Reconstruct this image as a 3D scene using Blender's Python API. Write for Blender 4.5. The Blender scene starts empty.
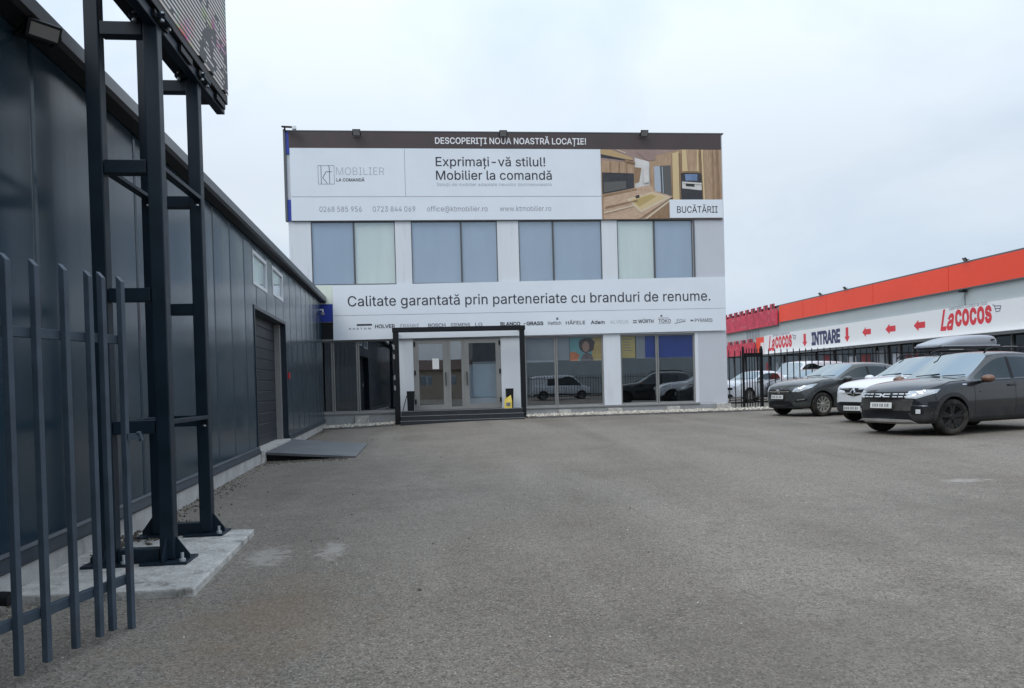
import bpy, bmesh, math, random
from mathutils import Vector, Matrix
from mathutils.bvhtree import BVHTree
from mathutils.geometry import delaunay_2d_cdt
random.seed(7)
R = math.radians
S = bpy.context.scene
COL = S.collection

# ------------------------------------------------------------------ camera, sky, sun, exposure
def setup_camera():
    yaw, pitch, roll = R(5.9), R(-0.8), 0.027
    f = Vector((math.sin(yaw)*math.cos(pitch), math.cos(yaw)*math.cos(pitch), math.sin(pitch)))
    r0 = Vector((math.cos(yaw), -math.sin(yaw), 0)); u0 = r0.cross(f)
    r = math.cos(roll)*r0 - math.sin(roll)*u0
    u = math.sin(roll)*r0 + math.cos(roll)*u0
    cam = bpy.data.cameras.new('camera'); o = bpy.data.objects.new('camera', cam); COL.objects.link(o)
    m = Matrix((r, u, -f)).transposed().to_4x4(); m.translation = (0, 0, 1.35)
    o.matrix_world = m
    cam.sensor_width = 36; cam.lens = 770/1024*36; cam.shift_y = 51/1024
    cam.clip_start = 0.05; cam.clip_end = 2000
    S.camera = o
setup_camera()

SUN_EL, SUN_ROT = R(50), R(222)          # behind the photographer, to the left
def setup_world():
    w = bpy.data.worlds.new('World'); S.world = w; w.use_nodes = True
    nt = w.node_tree; N = nt.nodes; L = nt.links; N.clear()
    out = N.new('ShaderNodeOutputWorld'); bg = N.new('ShaderNodeBackground'); bg.inputs['Strength'].default_value = 0.1
    sky = N.new('ShaderNodeTexSky'); sky.sky_type = 'NISHITA'; sky.sun_disc = False
    sky.sun_elevation = SUN_EL; sky.sun_rotation = SUN_ROT; sky.air_density = 1.4; sky.dust_density = 3.0
    tc = N.new('ShaderNodeTexCoord')
    mp = N.new('ShaderNodeMapping'); mp.inputs['Scale'].default_value = (1.0, 1.0, 1.9)
    L.new(tc.outputs['Generated'], mp.inputs['Vector'])
    n1 = N.new('ShaderNodeTexNoise'); n1.inputs['Scale'].default_value = 1.7; n1.inputs['Detail'].default_value = 6; n1.inputs['Roughness'].default_value = 0.5
    n1.inputs['Distortion'].default_value = 0.35
    L.new(mp.outputs['Vector'], n1.inputs['Vector'])
    cr = N.new('ShaderNodeValToRGB'); e = cr.color_ramp.elements
    e[0].position = 0.38; e[0].color = (5.15, 6.35, 8.1, 1)
    e[1].position = 0.62; e[1].color = (7.6, 8.4, 9.25, 1)
    L.new(n1.outputs['Fac'], cr.inputs['Fac'])
    # an overcast sky is brighter overhead
    sp = N.new('ShaderNodeSeparateXYZ'); L.new(tc.outputs['Generated'], sp.inputs[0])
    mr = N.new('ShaderNodeMapRange'); mr.inputs['From Min'].default_value = 0.25; mr.inputs['From Max'].default_value = 0.95
    mr.inputs['To Min'].default_value = 1.0; mr.inputs['To Max'].default_value = 2.2
    L.new(sp.outputs['Z'], mr.inputs['Value'])
    vm = N.new('ShaderNodeVectorMath'); vm.operation = 'SCALE'
    L.new(cr.outputs['Color'], vm.inputs[0]); L.new(mr.outputs['Result'], vm.inputs['Scale'])
    mx = N.new('ShaderNodeMix'); mx.data_type = 'RGBA'; mx.inputs['Factor'].default_value = 0.86
    L.new(sky.outputs['Color'], mx.inputs['A']); L.new(vm.outputs['Vector'], mx.inputs['B'])
    L.new(mx.outputs['Result'], bg.inputs['Color']); L.new(bg.outputs[0], out.inputs[0])
setup_world()
def setup_sun():
    l = bpy.data.lights.new('sun', 'SUN'); l.energy = 1.0; l.angle = R(30); l.color = (1, 0.96, 0.9)
    o = bpy.data.objects.new('sun', l); COL.objects.link(o)
    d = Vector((math.sin(SUN_ROT)*math.cos(SUN_EL), math.cos(SUN_ROT)*math.cos(SUN_EL), math.sin(SUN_EL)))
    o.rotation_euler = d.to_track_quat('Z', 'Y').to_euler(); o.location = (0, -20, 40)
setup_sun()
S.view_settings.view_transform = 'Standard'; S.view_settings.look = 'None'; S.view_settings.gamma = 1
S.view_settings.exposure = 0.1; S.view_settings.use_curve_mapping = False
S.render.engine = 'CYCLES'
S.cycles.max_bounces = 8; S.cycles.transparent_max_bounces = 12
try: S.cycles.use_denoising = True
except Exception: pass

# ------------------------------------------------------------------ materials
def mat(name, col, rough=0.6, metal=0.0, var=0.0, vscale=3.0, bump=0.0, bscale=40.0, coat=0.0, spec=0.5, stretch=None, rvar=0.0, dirt=None):
    m = bpy.data.materials.new(name); m.use_nodes = True
    nt = m.node_tree; N = nt.nodes; L = nt.links; b = N['Principled BSDF']
    b.inputs['Base Color'].default_value = (*col, 1); b.inputs['Roughness'].default_value = rough; b.inputs['Metallic'].default_value = metal
    b.inputs['Specular IOR Level'].default_value = spec
    if coat: b.inputs['Coat Weight'].default_value = coat; b.inputs['Coat Roughness'].default_value = 0.03
    tc = N.new('ShaderNodeTexCoord')
    vec = tc.outputs['Object']
    if stretch:
        mp = N.new('ShaderNodeMapping'); mp.inputs['Scale'].default_value = stretch; L.new(vec, mp.inputs['Vector']); vec = mp.outputs['Vector']
    if var or rvar:
        n = N.new('ShaderNodeTexNoise'); n.inputs['Scale'].default_value = vscale; n.inputs['Detail'].default_value = 6; n.inputs['Roughness'].default_value = 0.6
        L.new(vec, n.inputs['Vector'])
        if var:
            r = N.new('ShaderNodeValToRGB'); e = r.color_ramp.elements
            e[0].position = .3; e[1].position = .7
            e[0].color = (*[c*(1-var) for c in col], 1); e[1].color = (*[min(1, c*(1+var)) for c in col], 1)
            L.new(n.outputs['Fac'], r.inputs['Fac']); src = r.outputs['Color']
            if dirt:
                n3 = N.new('ShaderNodeTexNoise'); n3.inputs['Scale'].default_value = dirt[1]; n3.inputs['Detail'].default_value = 8; n3.inputs['Roughness'].default_value = .7
                L.new(vec, n3.inputs['Vector'])
                r3 = N.new('ShaderNodeMapRange'); r3.inputs['From Min'].default_value = dirt[2]; r3.inputs['From Max'].default_value = dirt[2]+.15; r3.inputs['To Max'].default_value = dirt[3]
                L.new(n3.outputs['Fac'], r3.inputs['Value'])
                mx = N.new('ShaderNodeMix'); mx.data_type = 'RGBA'; L.new(r3.outputs['Result'], mx.inputs['Factor']); L.new(src, mx.inputs['A'])
                mx.inputs['B'].default_value = (*dirt[0], 1); src = mx.outputs['Result']
            L.new(src, b.inputs['Base Color'])
        if rvar:
            r2 = N.new('ShaderNodeMapRange'); r2.inputs['From Min'].default_value = .3; r2.inputs['From Max'].default_value = .7
            r2.inputs['To Min'].default_value = max(0.02, rough-rvar); r2.inputs['To Max'].default_value = rough+rvar
            L.new(n.outputs['Fac'], r2.inputs['Value']); L.new(r2.outputs['Result'], b.inputs['Roughness'])
    if bump:
        n2 = N.new('ShaderNodeTexNoise'); n2.inputs['Scale'].default_value = bscale; n2.inputs['Detail'].default_value = 4
        L.new(vec, n2.inputs['Vector'])
        bp = N.new('ShaderNodeBump'); bp.inputs['Strength'].default_value = bump; bp.inputs['Distance'].default_value = 0.02
        L.new(n2.outputs['Fac'], bp.inputs['Height']); L.new(bp.outputs['Normal'], b.inputs['Normal'])
    return m

def glass(name, reflect, tint, rough=0.0, refl_col=(0.9, 0.93, 0.97)):
    m = bpy.data.materials.new(name); m.use_nodes = True
    nt = m.node_tree; N = nt.nodes; L = nt.links; N.clear()
    out = N.new('ShaderNodeOutputMaterial'); mix = N.new('ShaderNodeMixShader')
    t = N.new('ShaderNodeBsdfTransparent'); t.inputs['Color'].default_value = (*tint, 1)
    g = N.new('ShaderNodeBsdfGlossy'); g.inputs['Roughness'].default_value = rough; g.inputs['Color'].default_value = (*refl_col, 1)
    lw = N.new('ShaderNodeLayerWeight'); lw.inputs['Blend'].default_value = .5
    pw = N.new('ShaderNodeMath'); pw.operation = 'POWER'; pw.inputs[1].default_value = 4.0; L.new(lw.outputs['Facing'], pw.inputs[0])
    mr = N.new('ShaderNodeMapRange'); mr.inputs['To Min'].default_value = reflect; mr.inputs['To Max'].default_value = .95
    L.new(pw.outputs[0], mr.inputs['Value']); L.new(mr.outputs['Result'], mix.inputs[0])
    tc = N.new('ShaderNodeTexCoord'); n2 = N.new('ShaderNodeTexNoise'); n2.inputs['Scale'].default_value = 0.9; n2.inputs['Detail'].default_value = 1
    L.new(tc.outputs['Object'], n2.inputs['Vector'])
    bp = N.new('ShaderNodeBump'); bp.inputs['Strength'].default_value = 0.018; bp.inputs['Distance'].default_value = 0.05
    L.new(n2.outputs['Fac'], bp.inputs['Height']); L.new(bp.outputs['Normal'], g.inputs['Normal'])
    L.new(t.outputs[0], mix.inputs[1]); L.new(g.outputs[0], mix.inputs[2]); L.new(mix.outputs[0], out.inputs[0])
    return m

def car_glass(name, base, fac):
    m = bpy.data.materials.new(name); m.use_nodes = True
    nt = m.node_tree; N = nt.nodes; L = nt.links; N.clear()
    out = N.new('ShaderNodeOutputMaterial'); mix = N.new('ShaderNodeMixShader')
    d = N.new('ShaderNodeBsdfDiffuse'); d.inputs['Color'].default_value = (*base, 1)
    g = N.new('ShaderNodeBsdfGlossy'); g.inputs['Roughness'].default_value = 0.03; g.inputs['Color'].default_value = (0.85, 0.93, 0.94, 1)
    lw = N.new('ShaderNodeLayerWeight'); lw.inputs['Blend'].default_value = .5
    pw = N.new('ShaderNodeMath'); pw.operation = 'POWER'; pw.inputs[1].default_value = 4.0; L.new(lw.outputs['Facing'], pw.inputs[0])
    mr = N.new('ShaderNodeMapRange'); mr.inputs['To Min'].default_value = fac; mr.inputs['To Max'].default_value = .95
    L.new(pw.outputs[0], mr.inputs['Value']); L.new(mr.outputs['Result'], mix.inputs[0])
    L.new(d.outputs[0], mix.inputs[1]); L.new(g.outputs[0], mix.inputs[2]); L.new(mix.outputs[0], out.inputs[0])
    return m

def asphalt_mat():
    m = bpy.data.materials.new('asphalt'); m.use_nodes = True
    nt = m.node_tree; N = nt.nodes; L = nt.links; b = N['Principled BSDF']
    tc = N.new('ShaderNodeTexCoord'); V = tc.outputs['Object']
    def noise(scale, det=5, rough=.6, vec=V, dist=0):
        n = N.new('ShaderNodeTexNoise'); n.inputs['Scale'].default_value = scale; n.inputs['Detail'].default_value = det; n.inputs['Roughness'].default_value = rough
        n.inputs['Distortion'].default_value = dist
        L.new(vec, n.inputs['Vector']); return n.outputs['Fac']
    def ramp(src, p0, c0, p1, c1):
        r = N.new('ShaderNodeValToRGB'); e = r.color_ramp.elements
        e[0].position = p0; e[0].color = (*c0, 1); e[1].position = p1; e[1].color = (*c1, 1); L.new(src, r.inputs['Fac']); return r.outputs['Color']
    def rng(src, a, bb, c, d):
        r = N.new('ShaderNodeMapRange'); r.inputs['From Min'].default_value = a; r.inputs['From Max'].default_value = bb
        r.inputs['To Min'].default_value = c; r.inputs['To Max'].default_value = d; L.new(src, r.inputs['Value']); return r.outputs['Result']
    def mix(f, a, bcol, mode='MIX'):
        x = N.new('ShaderNodeMix'); x.data_type = 'RGBA'; x.blend_type = mode
        if isinstance(f, float): x.inputs['Factor'].default_value = f
        else: L.new(f, x.inputs['Factor'])
        if isinstance(a, tuple): x.inputs['A'].default_value = (*a, 1)
        else: L.new(a, x.inputs['A'])
        if isinstance(bcol, tuple): x.inputs['B'].default_value = (*bcol, 1)
        else: L.new(bcol, x.inputs['B'])
        return x.outputs['Result']
    base = ramp(noise(0.45, 7, .62), .3, (0.158, 0.136, 0.107), .72, (0.265, 0.230, 0.186))
    # wheel-worn bands running along the yard
    mp = N.new('ShaderNodeMapping'); mp.inputs['Scale'].default_value = (0.55, 0.07, 1); mp.inputs['Rotation'].default_value = (0, 0, R(-14)); L.new(V, mp.inputs['Vector'])
    base = mix(rng(noise(1.3, 4, .5, mp.outputs['Vector'], .8), .42, .62, 0.0, .7), base, (0.285, 0.253, 0.210))
    # brown stains
    base = mix(rng(noise(0.8, 6, .7), .57, .74, 0.0, .55), base, (0.175, 0.126, 0.082))
    base = mix(rng(noise(2.2, 8, .75), .58, .7, 0.0, .5), base, (0.105, 0.096, 0.084))
    # aggregate: pale and dark stones
    v = N.new('ShaderNodeTexVoronoi'); v.inputs['Scale'].default_value = 125; L.new(V, v.inputs['Vector'])
    sp = N.new('ShaderNodeSeparateColor'); L.new(v.outputs['Color'], sp.inputs[0])
    base = mix(rng(sp.outputs[0], .80, .96, 0.0, .75), base, (0.40, 0.365, 0.315))
    base = mix(rng(sp.outputs[1], .62, .85, 0.0, .65), base, (0.05, 0.045, 0.04))
    v3 = N.new('ShaderNodeTexVoronoi'); v3.inputs['Scale'].default_value = 48; L.new(V, v3.inputs['Vector'])
    sp3 = N.new('ShaderNodeSeparateColor'); L.new(v3.outputs['Color'], sp3.inputs[0])
    base = mix(rng(sp3.outputs[0], .70, .95, 0.0, .45), base, (0.06, 0.054, 0.046))
    m3 = N.new('ShaderNodeMath'); m3.operation = 'MULTIPLY'; L.new(rng(v3.outputs['Distance'], .2, .4, 1.0, 0.0), m3.inputs[0]); L.new(rng(sp3.outputs[1], .80, .95, 0.0, .7), m3.inputs[1])
    base = mix(m3.outputs[0], base, (0.42, 0.385, 0.335))
    v2 = N.new('ShaderNodeTexVoronoi'); v2.inputs['Scale'].default_value = 21; L.new(V, v2.inputs['Vector'])
    sp2 = N.new('ShaderNodeSeparateColor'); L.new(v2.outputs['Color'], sp2.inputs[0])
    small = rng(v2.outputs['Distance'], .16, .24, 1.0, 0.0)
    mm = N.new('ShaderNodeMath'); mm.operation = 'MULTIPLY'; L.new(small, mm.inputs[0]); L.new(rng(sp2.outputs[2], .86, .93, 0.0, .8), mm.inputs[1])
    base = mix(mm.outputs[0], base, (0.4, 0.39, 0.36))
    g = noise(260, 2, .5)
    base = mix(rng(g, .3, .7, 0.25, 0.0), base, (0.03, 0.03, 0.03))
    # rusty run-off patch and darker damp patch in the foreground
    for cx, cy, ax, ay, cc, ff in ((-1.05, 4.55, 1.5, .9, (.19, .125, .072), .38), (-.9, 12.5, .5, .25, (.085, .076, .065), .45), (5.5, 6.0, .35, .5, (.10, .09, .075), .4), (2.0, 3.6, .6, .9, (.11, .098, .083), .45)):
        m2 = N.new('ShaderNodeMapping'); m2.inputs['Location'].default_value = (-cx*ax, -cy*ay, 0); m2.inputs['Scale'].default_value = (ax, ay, 0); L.new(V, m2.inputs['Vector'])
        ln = N.new('ShaderNodeVectorMath'); ln.operation = 'LENGTH'; L.new(m2.outputs['Vector'], ln.inputs[0])
        ad = N.new('ShaderNodeMath'); ad.operation = 'ADD'; L.new(ln.outputs['Value'], ad.inputs[0]); L.new(rng(noise(2.6, 6, .7), .25, .75, -.8, .8), ad.inputs[1])
        base = mix(rng(ad.outputs[0], .1, 1.1, ff, 0.0), base, cc)
    # two pale cement spills beside the slab, ragged at the edge
    rag = noise(9, 6, .7)
    for cx, cy, ax, ay in ((-1.36, 6.36, 4.6, 2.3), (-.86, 6.5, 6.5, 2.6), (6.3, 8.6, 3.0, 6.0)):
        m2 = N.new('ShaderNodeMapping'); m2.inputs['Location'].default_value = (-cx*ax, -cy*ay, 0); m2.inputs['Scale'].default_value = (ax, ay, 0); L.new(V, m2.inputs['Vector'])
        ln = N.new('ShaderNodeVectorMath'); ln.operation = 'LENGTH'; L.new(m2.outputs['Vector'], ln.inputs[0])
        ad = N.new('ShaderNodeMath'); ad.operation = 'ADD'; L.new(ln.outputs['Value'], ad.inputs[0]); L.new(rng(rag, .25, .75, -.9, .9), ad.inputs[1])
        base = mix(rng(ad.outputs[0], .35, .95, .7, 0.0), base, (0.34, 0.315, 0.28))
    L.new(base, b.inputs['Base Color'])
    b.inputs['Roughness'].default_value = 0.85; b.inputs['Specular IOR Level'].default_value = 0.3
    bp = N.new('ShaderNodeBump'); bp.inputs['Strength'].default_value = 0.35; bp.inputs['Distance'].default_value = 0.004
    L.new(v.outputs['Distance'], bp.inputs['Height'])
    bp2 = N.new('ShaderNodeBump'); bp2.inputs['Strength'].default_value = 0.4; bp2.inputs['Distance'].default_value = 0.03
    L.new(noise(6, 5, .6), bp2.inputs['Height']); L.new(bp2.outputs['Normal'], bp.inputs['Normal']); L.new(bp.outputs['Normal'], b.inputs['Normal'])
    return m

def gravel_mat():
    m = bpy.data.materials.new('river_gravel'); m.use_nodes = True
    nt = m.node_tree; N = nt.nodes; L = nt.links; b = N['Principled BSDF']
    gi = N.new('ShaderNodeNewGeometry'); r = N.new('ShaderNodeValToRGB'); e = r.color_ramp.elements
    e[0].color = (0.2, 0.165, 0.125, 1); e[1].color = (0.62, 0.58, 0.50, 1); e[0].position = .0; e[1].position = .75
    L.new(gi.outputs['Random Per Island'], r.inputs['Fac']); L.new(r.outputs['Color'], b.inputs['Base Color']); b.inputs['Roughness'].default_value = .8
    return m

def led_mat():
    m = bpy.data.materials.new('led_screen'); m.use_nodes = True
    nt = m.node_tree; N = nt.nodes; L = nt.links; b = N['Principled BSDF']
    b.inputs['Base Color'].default_value = (0.012, 0.012, 0.013, 1); b.inputs['Roughness'].default_value = .5
    tc = N.new('ShaderNodeTexCoord'); sp = N.new('ShaderNodeSeparateXYZ'); L.new(tc.outputs['Object'], sp.inputs[0])
    def math_(op, a, bb=None):
        x = N.new('ShaderNodeMath'); x.operation = op
        for i, q in enumerate((a, bb)):
            if q is None: continue
            if isinstance(q, (int, float)): x.inputs[i].default_value = q
            else: L.new(q, x.inputs[i])
        return x.outputs[0]
    rows = math_('GREATER_THAN', math_('FRACT', math_('MULTIPLY', sp.outputs['Z'], 23.0)), 0.60)
    cell = N.new('ShaderNodeCombineXYZ')
    L.new(math_('FLOOR', math_('MULTIPLY', sp.outputs['Y'], 9)), cell.inputs[1]); L.new(math_('FLOOR', math_('MULTIPLY', sp.outputs['Z'], 23.0)), cell.inputs[2])
    n = N.new('ShaderNodeTexNoise'); n.inputs['Scale'].default_value = 1.3; n.inputs['Detail'].default_value = 4; n.inputs['Roughness'].default_value = .7
    mp = N.new('ShaderNodeMapping'); mp.inputs['Scale'].default_value = (1, 1.8, 1.1); L.new(tc.outputs['Object'], mp.inputs['Vector']); L.new(mp.outputs['Vector'], n.inputs['Vector'])
    wn = N.new('ShaderNodeTexWhiteNoise'); wn.noise_dimensions = '3D'; L.new(cell.outputs[0], wn.inputs['Vector'])
    lit = math_('GREATER_THAN', math_('ADD', n.outputs['Fac'], math_('MULTIPLY', wn.outputs['Value'], .16)), .53)
    n2 = N.new('ShaderNodeTexNoise'); n2.inputs['Scale'].default_value = 2.1; n2.inputs['Detail'].default_value = 3; L.new(tc.outputs['Object'], n2.inputs['Vector'])
    hs = N.new('ShaderNodeHueSaturation'); L.new(n2.outputs['Color'], hs.inputs['Color']); hs.inputs['Saturation'].default_value = 2.3; hs.inputs['Value'].default_value = 1.3
    sat = N.new('ShaderNodeMapRange'); sat.inputs['From Min'].default_value = .53; sat.inputs['From Max'].default_value = .64
    n4 = N.new('ShaderNodeTexNoise'); n4.inputs['Scale'].default_value = 2.6; n4.inputs['Detail'].default_value = 5; L.new(tc.outputs['Object'], n4.inputs['Vector'])
    L.new(n4.outputs['Fac'], sat.inputs['Value'])
    mx = N.new('ShaderNodeMix'); mx.data_type = 'RGBA'; L.new(sat.outputs['Result'], mx.inputs['Factor']); mx.inputs['A'].default_value = (.82, .83, .86, 1); L.new(hs.outputs['Color'], mx.inputs['B'])
    L.new(mx.outputs['Result'], b.inputs['Emission Color'])
    L.new(math_('MULTIPLY', math_('MULTIPLY', rows, lit), 0.40), b.inputs['Emission Strength'])
    return m

def wood_mat(name, c0, c1, stretch):
    m = bpy.data.materials.new(name); m.use_nodes = True
    nt = m.node_tree; N = nt.nodes; L = nt.links; b = N['Principled BSDF']; b.inputs['Roughness'].default_value = .5
    tc = N.new('ShaderNodeTexCoord'); mp = N.new('ShaderNodeMapping'); mp.inputs['Scale'].default_value = stretch; L.new(tc.outputs['Object'], mp.inputs['Vector'])
    n = N.new('ShaderNodeTexNoise'); n.inputs['Scale'].default_value = 3; n.inputs['Detail'].default_value = 6; L.new(mp.outputs['Vector'], n.inputs['Vector'])
    r = N.new('ShaderNodeValToRGB'); e = r.color_ramp.elements; e[0].position = .3; e[1].position = .7; e[0].color = (*c0, 1); e[1].color = (*c1, 1)
    L.new(n.outputs['Fac'], r.inputs['Fac']); L.new(r.outputs['Color'], b.inputs['Base Color'])
    return m

M = {}
M['asphalt'] = asphalt_mat()
M['gravel'] = gravel_mat()
M['led'] = led_mat()
M['panel'] = mat('anthracite_sandwich_panel', (0.015, 0.037, 0.056), .20, 0, var=.06, vscale=.7, bump=.010, bscale=.7, spec=.5, rvar=.04, dirt=((0.05, 0.056, 0.06), 2.2, .6, .25))
M['trim'] = mat('anthracite_trim', (0.017, 0.025, 0.036), .35, 0, var=.12, vscale=4, spec=.4)
M['fascia'] = mat('grey_gutter_metal', (0.05, 0.056, 0.064), .4, 0, var=.12, vscale=3)
M['black'] = mat('black_metal', (0.007, 0.008, 0.010), .5, spec=.3)
M['steel'] = mat('dark_blue_steel_paint', (0.008, 0.018, 0.029), .45, 0, var=.2, vscale=4, rvar=.08, spec=.3, dirt=((0.04, 0.038, 0.036), 7, .68, .35))
M['gate'] = mat('slate_gate_paint', (0.052, 0.072, 0.094), .5, 0, var=.25, vscale=6, rvar=.1, spec=.35, dirt=((0.075, 0.036, 0.022), 4, .61, .85))
M['galv'] = mat('galvanised_bolt', (.5, .53, .54), .4, .6, var=.1)
M['concrete'] = mat('plinth_concrete', (.40, .395, .38), .9, 0, var=.22, vscale=3, bump=.4, bscale=22, dirt=((.12, .105, .085), 2.4, .58, .7))
M['slab'] = mat('slab_concrete', (.47, .455, .42), .9, 0, var=.28, vscale=7, bump=.7, bscale=30, dirt=((.13, .115, .095), 6, .54, .85))
M['concrete_base'] = mat('base_concrete', (.30, .31, .315), .85, 0, var=.12, vscale=3, bump=.2, bscale=20)
M['kerb'] = mat('kerb_concrete', (.13, .125, .12), .9, 0, var=.3, vscale=5, bump=.4, bscale=30)
M['white_wall'] = mat('white_composite_cladding', (.68, .71, .745), .45, 0, var=.03, vscale=1.2, stretch=(2.5, 2.5, .22), dirt=((.40, .41, .41), 1.6, .56, .35))
M['pink_wall'] = mat('pale_grey_cladding', (.54, .56, .60), .5, 0, var=.03, vscale=1.2)
M['blue'] = mat('blue_cladding', (.02, .045, .33), .4)
M['banner'] = mat('white_banner_vinyl', (.73, .775, .82), .5, 0, var=.03, vscale=.8, bump=.22, bscale=1.3)
M['brown'] = mat('brown_banner_vinyl', (.064, .046, .046), .6, 0, var=.08, vscale=1)
M['ink'] = mat('dark_print_ink', (.03, .032, .045), .6)
M['ink_mid'] = mat('grey_print_ink', (.16, .17, .2), .6)
M['ink_pale'] = mat('pale_print_ink', (.36, .38, .42), .6)
M['ink_white'] = mat('white_print_ink', (.82, .82, .84), .6)
M['line'] = mat('banner_seam', (.3, .32, .36), .6)
M['frame'] = mat('grey_aluminium_frame', (.24, .24, .23), .5, 0, var=.06, vscale=3)
M['frame_dark'] = mat('dark_window_frame', (.12, .127, .132), .45, spec=.3)
M['white_frame'] = mat('white_pvc', (.75, .77, .79), .4)
M['glass_up'] = glass('upper_glass', .10, (.98, .99, 1.0), 0.0, (.8, .88, .97))
M['glass_low'] = glass('shop_glass', .15, (.93, .95, .96))
M['glass_dark'] = glass('tinted_glass', .22, (.55, .58, .6))
M['blind_blue'] = mat('slate_blue_blind', (.335, .41, .49), .8, 0, var=.06, vscale=.9, stretch=(1.6, 1, .3))
M['blind_green'] = mat('pale_green_blind', (.68, .74, .65), .8, 0, var=.05, vscale=1.4, stretch=(2.2, 1, .25))
M['blind_grey'] = mat('grey_roller_blind', (.30, .32, .34), .8, 0, var=.05)
M['blind_navy'] = mat('blue_roller_blind', (.022, .055, .30), .8, 0, var=.15, vscale=2)
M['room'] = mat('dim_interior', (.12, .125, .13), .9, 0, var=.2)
M['step'] = mat('black_step_tile', (0.030, 0.034, 0.039), .45, 0, var=.2, vscale=4, spec=.4)
M['nosing'] = mat('step_nosing', (.26, .27, .275), .5)
M['soffit'] = mat('porch_soffit', (.50, .51, .52), .6)
M['paper'] = mat('white_paper', (.8, .8, .79), .8)
M['yellow'] = mat('yellow_sign', (.72, .55, .10), .5)
M['ramp'] = mat('ramp_plate', (.115, .12, .125), .55, 0, var=.25, vscale=3, bump=.3, bscale=60, dirt=((.13, .122, .11), 3, .55, .5))
M['roller'] = mat('roller_door_slats', (.020, .025, .032), .45, 0, var=.1, spec=.35)
M['orange'] = mat('orange_fascia_panel', (.88, .068, .026), .5, 0, var=.05, vscale=.4)
M['store_wall'] = mat('store_grey_cladding', (.42, .46, .455), .6, 0, var=.05, vscale=.5)
M['store_sign'] = mat('store_white_sign', (.78, .78, .77), .5)
M['red'] = mat('red_print', (.66, .035, .05), .5)
M['red_banner'] = mat('red_crenel_banner', (.55, .035, .07), .55, 0, var=.35, vscale=2.6, dirt=((.74, .35, .38), 2.2, .56, .7))
M['navy'] = mat('navy_print', (.035, .04, .11), .5)
M['store_glass'] = car_glass('store_dark_glass', (.018, .019, .021), .03)
M['mullion'] = mat('store_mullion', (.16, .165, .17), .5)
M['stock_red'] = mat('shop_window_red_print', (.22, .03, .04), .6, 0, var=.4, vscale=2)
M['fence'] = mat('black_fence_paint', (.008, .009, .010), .5, spec=.3)
M['beige'] = mat('beige_render', (.40, .34, .26), .85, 0, var=.08)
M['roof_tile'] = mat('brown_roof', (.10, .06, .045), .8, 0, var=.2)
M['leaf'] = mat('leaves', (.05, .085, .03), .7, 0, var=.5, vscale=1.5)
M['bark'] = mat('bark', (.09, .065, .045), .9, 0, var=.3, vscale=6)
M['stain'] = mat('cement_spill', (.40, .385, .355), .9, 0, var=.3, vscale=14, bump=.3, bscale=40)
M['hall'] = mat('hall_cladding', (.13, .14, .15), .6, 0, var=.15, vscale=.3)
M['soil'] = mat('debris', (.10, .085, .065), .95, 0, var=.5, vscale=20)
# cars
M['p_black'] = mat('black_car_paint', (.0075, .0085, .011), .4, 0, coat=1.0, var=.2, vscale=2, spec=.25, dirt=((.030, .028, .025), 2.5, .56, .4))
M['p_white'] = mat('white_car_paint', (.68, .70, .72), .25, 0, coat=.8, var=.04, vscale=2)
M['p_grey'] = mat('dark_grey_green_car_paint', (.050, .055, .055), .4, .25, coat=1.0, var=.12, vscale=2, spec=.1, dirt=((.13, .12, .10), 2.5, .55, .45))
M['p_dark'] = mat('anthracite_car_paint', (.015, .017, .021), .3, .2, coat=.7, spec=.2)
M['cladding'] = mat('car_black_plastic', (.030, .031, .032), .6, 0, var=.25, vscale=5, spec=.3, dirt=((.085, .078, .068), 4, .54, .5))
M['bumper_grey'] = mat('dusty_bumper_plastic', (.055, .054, .052), .65, 0, var=.3, vscale=7, spec=.25, dirt=((.11, .10, .085), 5, .5, .5))
M['arch'] = mat('wheel_arch_liner', (.006, .006, .006), .9)
M['car_glass'] = car_glass('car_side_glass', (.010, .014, .016), .055)
M['screen_glass'] = car_glass('car_windscreen_glass', (.05, .065, .07), .34)
M['tyre'] = mat('tyre_rubber', (.018, .017, .016), .85, 0, var=.3, vscale=8, spec=.2, dirt=((.085, .076, .064), 4, .48, .6))
M['rim_black'] = mat('black_alloy', (.022, .023, .025), .3, .3, var=.3, vscale=9)
M['rim_grey'] = mat('grey_alloy', (.33, .32, .29), .45, .4, var=.2, vscale=8)
M['rim_dark'] = mat('brake_shadow_metal', (.02, .02, .02), .7)
M['chrome'] = mat('chrome', (.75, .76, .77), .16, 1)
M['silver'] = mat('silver_plastic', (.36, .355, .34), .5, .3, var=.15)
M['lamp'] = mat('headlight_lens', (.45, .48, .49), .08, .55, coat=.9, var=.35, vscale=9)
M['lamp_white'] = mat('daylight_lamp', (.62, .64, .66), .3, .1)
M['plate'] = mat('number_plate', (.68, .69, .66), .5)
M['plate_ink'] = mat('plate_ink', (.26, .26, .27), .6)
M['copper'] = mat('copper_mirror_cap', (.17, .092, .062), .4, .3)
M['box_grey'] = mat('roof_box_shell', (.31, .33, .36), .3, .05, var=.05)
M['tail'] = mat('tail_lamp', (.4, .01, .015), .2, 0, coat=.8)

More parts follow.
